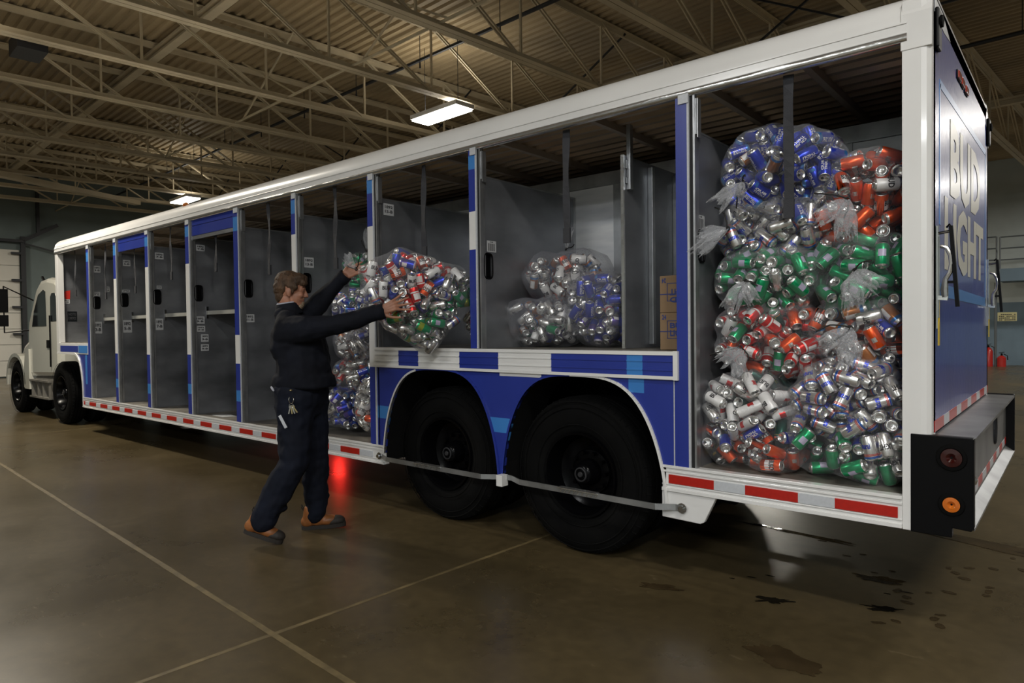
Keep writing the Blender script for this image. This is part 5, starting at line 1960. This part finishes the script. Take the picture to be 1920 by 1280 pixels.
def fuse(name, mb, m, parent, voxel=0.008, smooth=4, fac=0.5, disp=0.0, dscale=9.0, seed=0):
    """union of overlapping closed forms grown into one continuous skin"""
    o = mb.build('tmp', m)
    o.modifiers.new('r', 'REMESH').mode = 'VOXEL'
    o.modifiers['r'].voxel_size = voxel
    sm = o.modifiers.new('s', 'SMOOTH')
    sm.iterations = smooth
    sm.factor = fac
    dg = bpy.context.evaluated_depsgraph_get()
    dg.update()
    me = bpy.data.meshes.new_from_object(o.evaluated_get(dg))
    me.name = name
    loc = o.location.copy()
    bpy.data.objects.remove(o)
    if disp:
        n = len(me.vertices)
        nr = np.empty(n * 3)
        me.vertices.foreach_get('normal', nr)
        co = np.empty(n * 3)
        me.vertices.foreach_get('co', co)
        co, nr = co.reshape(-1, 3), nr.reshape(-1, 3)
        d = np.array([noise.noise(Vector((c[0] * dscale, c[1] * dscale, c[2] * dscale * 1.3 + seed))) +
                      .5 * noise.noise(Vector((c[0] * dscale * 2.3, c[1] * dscale * 2.3, c[2] * dscale * 2.6 + seed))) for c in co])
        co += nr * (d * disp)[:, None]
        me.vertices.foreach_set('co', co.ravel())
    me.polygons.foreach_set('use_smooth', [True] * len(me.polygons))
    if not me.materials:
        me.materials.append(m)
    me.update()
    p = bpy.data.objects.new(name, me)
    COL.objects.link(p)
    p.location = loc
    if parent is not None:
        setpar(p, parent)
    return p


MAN = empty('person', tuple(pp(0, 0, 0)), 'man in dark navy work clothes and tan boots lifting a clear bag of cans', 'person')

# head frame: faces image right, a little away, tilted down
hc = pp(-0.046, 0.010, 1.822)
fwd = (Vector(PRt) * 0.965 + Vector(PFw) * 0.20 + Vector((0, 0, -0.16))).normalized()
left = Vector((0, 0, 1)).cross(fwd).normalized()
upv = fwd.cross(left).normalized()
HR = Matrix((fwd, left, upv)).transposed()


def hp(a, b_, c):
    return hc + HR @ Vector((a, b_, c))


b = MB()
b.ell(hp(-.010, 0, .040), (.104, .080, .098), HR)
b.ell(hp(-.030, 0, .005), (.080, .074, .085), HR)
b.ell(hp(.040, 0, -.040), (.062, .060, .075), HR)
b.ell(hp(.055, 0, -.085), (.045, .045, .038), HR)
b.ell(hp(.078, 0, -.103), (.022, .024, .020), HR)
b.ell(hp(.070, 0, .020), (.030, .056, .045), HR)
b.ell(hp(.088, 0, .034), (.013, .046, .012), HR)
b.cap(hp(.096, 0, .018), hp(.117, 0, -.020), .010, .013)
b.ell(hp(.105, .011, -.024), (.012, .009, .008), HR)
b.ell(hp(.105, -.011, -.024), (.012, .009, .008), HR)
b.ell(hp(.092, 0, -.052), (.012, .026, .007), HR)
b.ell(hp(.090, 0, -.064), (.012, .024, .007), HR)
for s in (-1, 1):
    b.ell(hp(.070, s * .040, -.022), (.026, .020, .022), HR)
    b.ell(hp(-.006, s * .082, -.012), (.019, .009, .033), HR)
    b.ell(hp(.002, s * .080, -.034), (.010, .008, .014), HR)
neck0 = pp(-.065, .012, 1.66)
b.cap(neck0, hp(-.025, 0, -.06), .066, .064)
# torso and limbs under the clothes
hipR, hipL = pp(.005, -.095, 1.03), pp(.04, .095, 1.02)
kneeR, kneeL = pp(.01, -.155, .585), pp(.085, .115, .55)
ankR, ankL = pp(-.20, -.235, .165), pp(.065, .15, .13)
b.cap(pp(.02, 0, 1.12), pp(-.02, .0, 1.45), .13, .14)
b.cap(pp(-.03, -.10, 1.54), pp(-.03, .11, 1.56), .085, .085)
b.cap(hipR, hipL, .11, .11)
b.cap(pp(.02, -.03, 1.08), hipR, .12, .10)
for h_, k_, a_ in ((hipR, kneeR, ankR), (hipL, kneeL, ankL)):
    b.cap(h_, k_, .085, .055)
    b.cap(k_, a_, .055, .040)
shR, elR, wrR = pp(-.01, -.165, 1.565), pp(.335, -.235, 1.560), pp(.640, -.205, 1.648)
shL, elL, wrL = pp(-.02, .165, 1.60), pp(.15, .165, 1.775), pp(.31, .135, 1.925)
b.cap(pp(-.03, -.1, 1.54), shR, .07, .06)
b.cap(shR, elR, .055, .042)
b.cap(elR, wrR, .043, .030)
b.cap(pp(-.03, .1, 1.56), shL, .07, .06)
b.cap(shL, elL, .052, .042)
b.cap(elL, wrL, .042, .030)


def hand(wr, palm, side, nrm, tips, thumb, s=1.08):
    """palm block plus five bent fingers of different lengths; tips: end points, order index..little"""
    wr, palm, side, nrm = Vector(wr), Vector(palm), Vector(side).normalized(), Vector(nrm).normalized()
    d = (palm - wr).normalized()
    b.cap(wr, wr + d * .02, .029, .029)
    for k, o_ in enumerate((.030, .011, -.009, -.028)):
        kn = palm + d * (.042 - .004 * abs(k - 1)) * s + side * o_ * s
        b.cap(wr + d * .018 + side * o_ * .55, kn, .0165, .0125)
        tip = Vector(tips[k])
        mid = (kn + tip) / 2 - nrm * .010
        q1, q2 = kn.lerp(mid, .85), mid.lerp(tip, .35)
        b.cap(kn, q1, .0112, .0100, n=8)
        b.cap(q1, q2, .0100, .0092, n=8)
        b.cap(q2, tip, .0092, .0076, n=8)
    t0 = wr + d * .035 + side * .034
    t1 = t0.lerp(Vector(thumb), .5) + side * .008
    b.cap(wr + d * .015 + side * .012, t0, .018, .0155)
    b.cap(t0, t1, .0145, .0118, n=8)
    b.cap(t1, Vector(thumb), .0115, .009, n=8)


# near hand spread flat on the side of the bag, back of the hand to us, thumb underneath
hand(wrR, pp(.715, -.192, 1.684), (.35 * PRt[0], .35 * PRt[1], -1.0), -PFw * -1.0 * -1,
     [pp(.862, -.150, 1.668), pp(.870, -.148, 1.714), pp(.850, -.145, 1.757), pp(.812, -.140, 1.790)], pp(.795, -.185, 1.612))
# far hand reaching over the top end of the bag
hand(wrL, pp(.365, .140, 1.962), (-.5 * PRt[0], -.5 * PRt[1], .86), PFw,
     [pp(.455, .150, 2.045), pp(.478, .160, 2.022), pp(.480, .165, 1.995), pp(.462, .165, 1.965)], pp(.385, .120, 2.040))
body = fuse('body', b, M['skin'], MAN, voxel=0.0050, smooth=3, fac=.5)

# eyes, brows, mouth
b = MB()
for s in (-1, 1):
    b.ell(hp(.079, s * .031, .012), (.013, .014, .011), HR, 12, 8, 0)
    b.ell(hp(.0905, s * .032, .012), (.003, .006, .006), HR, 10, 6, 1)
b.build('eyes', [M['collar'], M['ink']], body, smooth=True)
b = MB()
for s in (-1, 1):
    b.cap(hp(.098, s * .014, .040), hp(.084, s * .050, .040), .005, .003, n=6)
b.build('eyebrows', M['hair'], body, smooth=True)
b = MB()
b.cap(hp(.099, -.020, -.058), hp(.099, .020, -.058), .0045, .0045, n=6)
lm_ = mat('lips', (0.32, 0.10, 0.08), .5)
b.build('lips', lm_, body, smooth=True)

# hair: full, short, over the ears at the back, fringe swept forward
b = MB()
b.ell(hp(-.022, 0, .062), (.108, .090, .090), HR)
b.ell(hp(-.060, 0, .018), (.072, .082, .088), HR)
b.ell(hp(-.062, 0, -.040), (.050, .068, .052), HR)
b.ell(hp(-.058, 0, -.075), (.036, .054, .034), HR)
b.ell(hp(.045, 0, .100), (.062, .072, .044), HR)
b.ell(hp(.082, -.010, .076), (.028, .056, .030), HR)
for s in (-1, 1):
    b.ell(hp(.012, s * .074, .035), (.040, .016, .034), HR)
    b.ell(hp(.018, s * .076, .000), (.012, .009, .030), HR)
fuse('hair', b, M['hair'], body, voxel=.006, smooth=3, disp=.006, dscale=26, seed=3)
b = MB()
b.ell(hp(.072, 0, -.100), (.036, .038, .032), HR)
b.ell(hp(.094, 0, -.080), (.016, .026, .026), HR)
b.ell(hp(.098, 0, -.044), (.010, .028, .006), HR)
fuse('goatee', b, M['beard'], body, voxel=.005, smooth=2, disp=.003, dscale=40, seed=5)

# jacket
b = MB()
b.cap(pp(.045, -.045, 1.20), pp(.03, -.045, 1.40), .188, .178)
b.cap(pp(.045, .045, 1.20), pp(.03, .045, 1.40), .188, .178)
b.cap(pp(.085, -.03, 1.27), pp(.07, .03, 1.30), .165, .165)
b.cap(pp(-.015, -.06, 1.42), pp(-.03, -.06, 1.50), .168, .142)
b.cap(pp(-.015, .06, 1.42), pp(-.03, .06, 1.50), .168, .142)
b.cap(pp(-.03, -.13, 1.545), pp(-.03, .13, 1.565), .105, .105)
b.cap(pp(-.055, -.05, 1.60), pp(-.055, .06, 1.61), .088, .088)
b.cap(pp(-.085, -.035, 1.64), pp(-.085, .05, 1.645), .072, .072)
b.cap(pp(-.04, -.10, 1.60), pp(-.04, .10, 1.615), .080, .080)
b.cap(pp(-.02, -.135, 1.52), pp(.13, -.20, 1.535), .118, .100)
b.cap(pp(.08, -.185, 1.535), elR, .102, .073)
b.cap(elR, wrR, .075, .052)
b.cap(pp(-.03, .12, 1.54), shL, .105, .092)
b.cap(shL, elL, .094, .072)
b.cap(elL, pp(.302, .137, 1.918), .072, .050)
# hem
n = 26
hv = []
for z, k in ((1.105, 1.00), (1.12, 1.03), (1.20, 1.0)):
    for i in range(n):
        a = 2 * PI * i / n
        hv.append(pp(.045 + .222 * k * math.cos(a), .225 * k * math.sin(a), z))
hv += [pp(.045, 0, 1.105), pp(.045, 0, 1.2)]
fs = []
for j in range(2):
    for i in range(n):
        i2 = (i + 1) % n
        fs.append((j * n + i, j * n + i2, (j + 1) * n + i2, (j + 1) * n + i))
fs += [(3 * n, (i + 1) % n, i) for i in range(n)] + [(3 * n + 1, 2 * n + i, 2 * n + (i + 1) % n) for i in range(n)]
b.add(hv, fs)
# sleeves end squarely
jk = fuse('jacket', b, M['navy'], MAN, voxel=.010, smooth=4, disp=.011, dscale=7.5, seed=1)
for w0, e0, r in ((wrR, elR, .054), (pp(.302, .137, 1.918), elL, .051)):
    b = MB()
    d = (Vector(w0) - Vector(e0)).normalized()
    b.lathe([(-.02, r - .002), (.0, r + .004), (.045, r + .001), (.047, r - .008), (.0, r - .012)], Vector(w0), d, 18)
    b.build('cuff', M['navy'], jk, smooth=True)
b = MB()
cd = (hp(-.025, 0, -.06) - neck0).normalized()
b.lathe([(-.01, .102), (.02, .096), (.068, .084), (.073, .078), (.02, .074)], neck0, cd, 22)
b.build('collar', M['navy'], jk, smooth=True)
b = MB()
b.lathe([(.055, .078), (.080, .075), (.082, .071), (.055, .070)], neck0, cd, 22)
lab(b.build('shirt_collar', M['collar'], MAN, smooth=True), 'pale shirt collar')

# trousers
b = MB()
b.cap(pp(.01, -.07, 1.06), pp(.045, .07, 1.06), .170, .165)
b.cap(pp(.0, -.08, .98), pp(.05, .09, .98), .150, .148)
b.cap(pp(.0, -.09, .97), kneeR, .138, .108)
b.cap(kneeR, pp(-.155, -.215, .27), .106, .100)
b.cap(pp(-.155, -.215, .27), pp(-.195, -.235, .185), .098, .088)
b.cap(pp(.05, .09, .97), kneeL, .138, .100)
b.cap(kneeL, pp(.07, .145, .22), .098, .088)
b.cap(pp(.07, .145, .22), pp(.066, .15, .125), .086, .080)
b.ell(pp(-.08, -.20, .25), (.045, .06, .035))
b.ell(pp(.13, .15, .25), (.03, .05, .03))
fuse('trousers', b, M['navy2'], MAN, voxel=.009, smooth=4, disp=.013, dscale=8, seed=2)


# boots: heel lifted on the trailing foot
def boot(heel, toe, ankle, nm, bend=0.0):
    heel, toe, ankle = Vector(heel), Vector(toe), Vector(ankle)
    d = (toe - heel)
    L = d.length
    d.normalize()
    u = (ankle - heel) - d * (ankle - heel).dot(d)
    u.normalize()
    s = d.cross(u)
    R3 = Matrix((d, s, u)).transposed()

    def P(a, c, e):
        q = heel + R3 @ Vector((a * L, c, e))
        return q
    b = MB()
    b.ell(P(.14, 0, .055), (.055, .046, .050), R3)
    b.cap(P(.16, 0, .06), P(.22, 0, .135), .050, .058)
    b.ell(P(.38, 0, .062), (.085, .048, .050), R3)
    b.ell(P(.60, 0, .050), (.085, .052, .040), R3)
    b.ell(P(.30, 0, .095), (.07, .045, .045), R3)
    up_ = fuse(nm, b, M['leather'], MAN, voxel=.006, smooth=4)
    b = MB()
    b.ell(P(.80, 0, .043), (.066, .052, .038), R3)
    b.ell(P(.70, 0, .040), (.05, .053, .034), R3)
    lab(fuse('toe_cap', b, M['sole'], up_, voxel=.006, smooth=3), 'dark toe cap')
    b = MB()
    out = []
    for k in range(28):
        a = 2 * PI * k / 28
        x = .5 + .52 * math.cos(a)
        wdt = .050 if x > .5 else .043
        out.append((x, wdt * math.copysign(abs(math.sin(a)) ** .6, math.sin(a))))
    vs = [P(x, y, -.004) for x, y in out] + [P(x, y, .026) for x, y in out]
    n_ = 28
    b.add(vs, [tuple(range(n_ - 1, -1, -1)), tuple(range(n_, 2 * n_))] + [(i, (i + 1) % n_, (i + 1) % n_ + n_, i + n_) for i in range(n_)])
    b.build('sole', M['sole'], up_, smooth='auto')
    b = MB()
    for k in range(5):
        x = .34 + k * .055
        z = .135 - k * .014
        b.tube([P(x, -.030, z - .012), P(x + .01, 0, z + .004), P(x + .02, .030, z - .012)], .0032, 5)
    b.tube([P(.06, 0, .15), P(.01, 0, .19), P(.0, 0, .165), P(.05, 0, .14)], .004, 5)
    b.build('laces', M['sole'], up_)
    return up_


boot(pp(-.325, -.250, .105), pp(-.075, -.205, .008), ankR + Vector((0, 0, .05)), 'boot')
boot(pp(-.035, .135, .005), pp(.275, .215, .012), ankL + Vector((0, 0, .1)), 'boot')

# keys on a clip at the belt, tool in the pocket
kb = pp(.03, -.263, 1.06)
b = MB()
for s in (-1, 1):
    b.tube([kb + Vector(PRt) * s * .012, kb + Vector(PRt) * s * .018 + Vector((0, 0, -.02)), kb + Vector(PRt) * s * .006 + Vector((0, 0, -.05))], .0035, 6)
b.tube([kb + Vector(PRt) * math.cos(a) * .016 + Vector((0, 0, -.062 + .016 * math.sin(a))) for a in [2 * PI * k / 12 for k in range(13)]], .002, 5, cap=False)
ks = b.build('key_clip', M['chrome'], MAN, smooth=True)
for k, (dx, dz, an) in enumerate(((-.018, -.085, -.25), (.0, -.095, .1), (.016, -.09, .35), (.035, -.095, .6))):
    p0 = kb + Vector((0, 0, -.070)) + Vector(PRt) * dx * .4
    p1 = p0 + Vector(PRt) * math.sin(an) * .05 + Vector((0, 0, -.05 * math.cos(an)))
    b = MB()
    b.bar(p0, p1, .009, .003, up=tuple(PFw))
    b.cyl(p0 - Vector(PFw) * .0015, p0 + Vector(PFw) * .0015, .011, n=10)
    b.build('key', M['brass'] if k % 2 else M['chrome'], ks)
p0 = pp(-.055, -.262, .93)
b = MB().bar(p0, p0 + Vector(PRt) * .045 + Vector((0, 0, -.09)), .022, .006, up=tuple(PFw))
lab(b.build('pocket_clip', M['whiterefl'], MAN, bevel=.003), 'pale object in the side pocket')
b = MB().ell(pp(.02, -.235, 1.105), (.012, .012, .007))
b.build('belt_ring', M['brass'], MAN, smooth=True)
b = MB()
b.cap(pp(-.165, -.10, 1.115), pp(-.13, -.16, 1.098), .010, .008, n=8)
lab(b.build('shirt_tail', M['collar'], MAN, smooth=True), 'strip of pale shirt showing under the jacket')
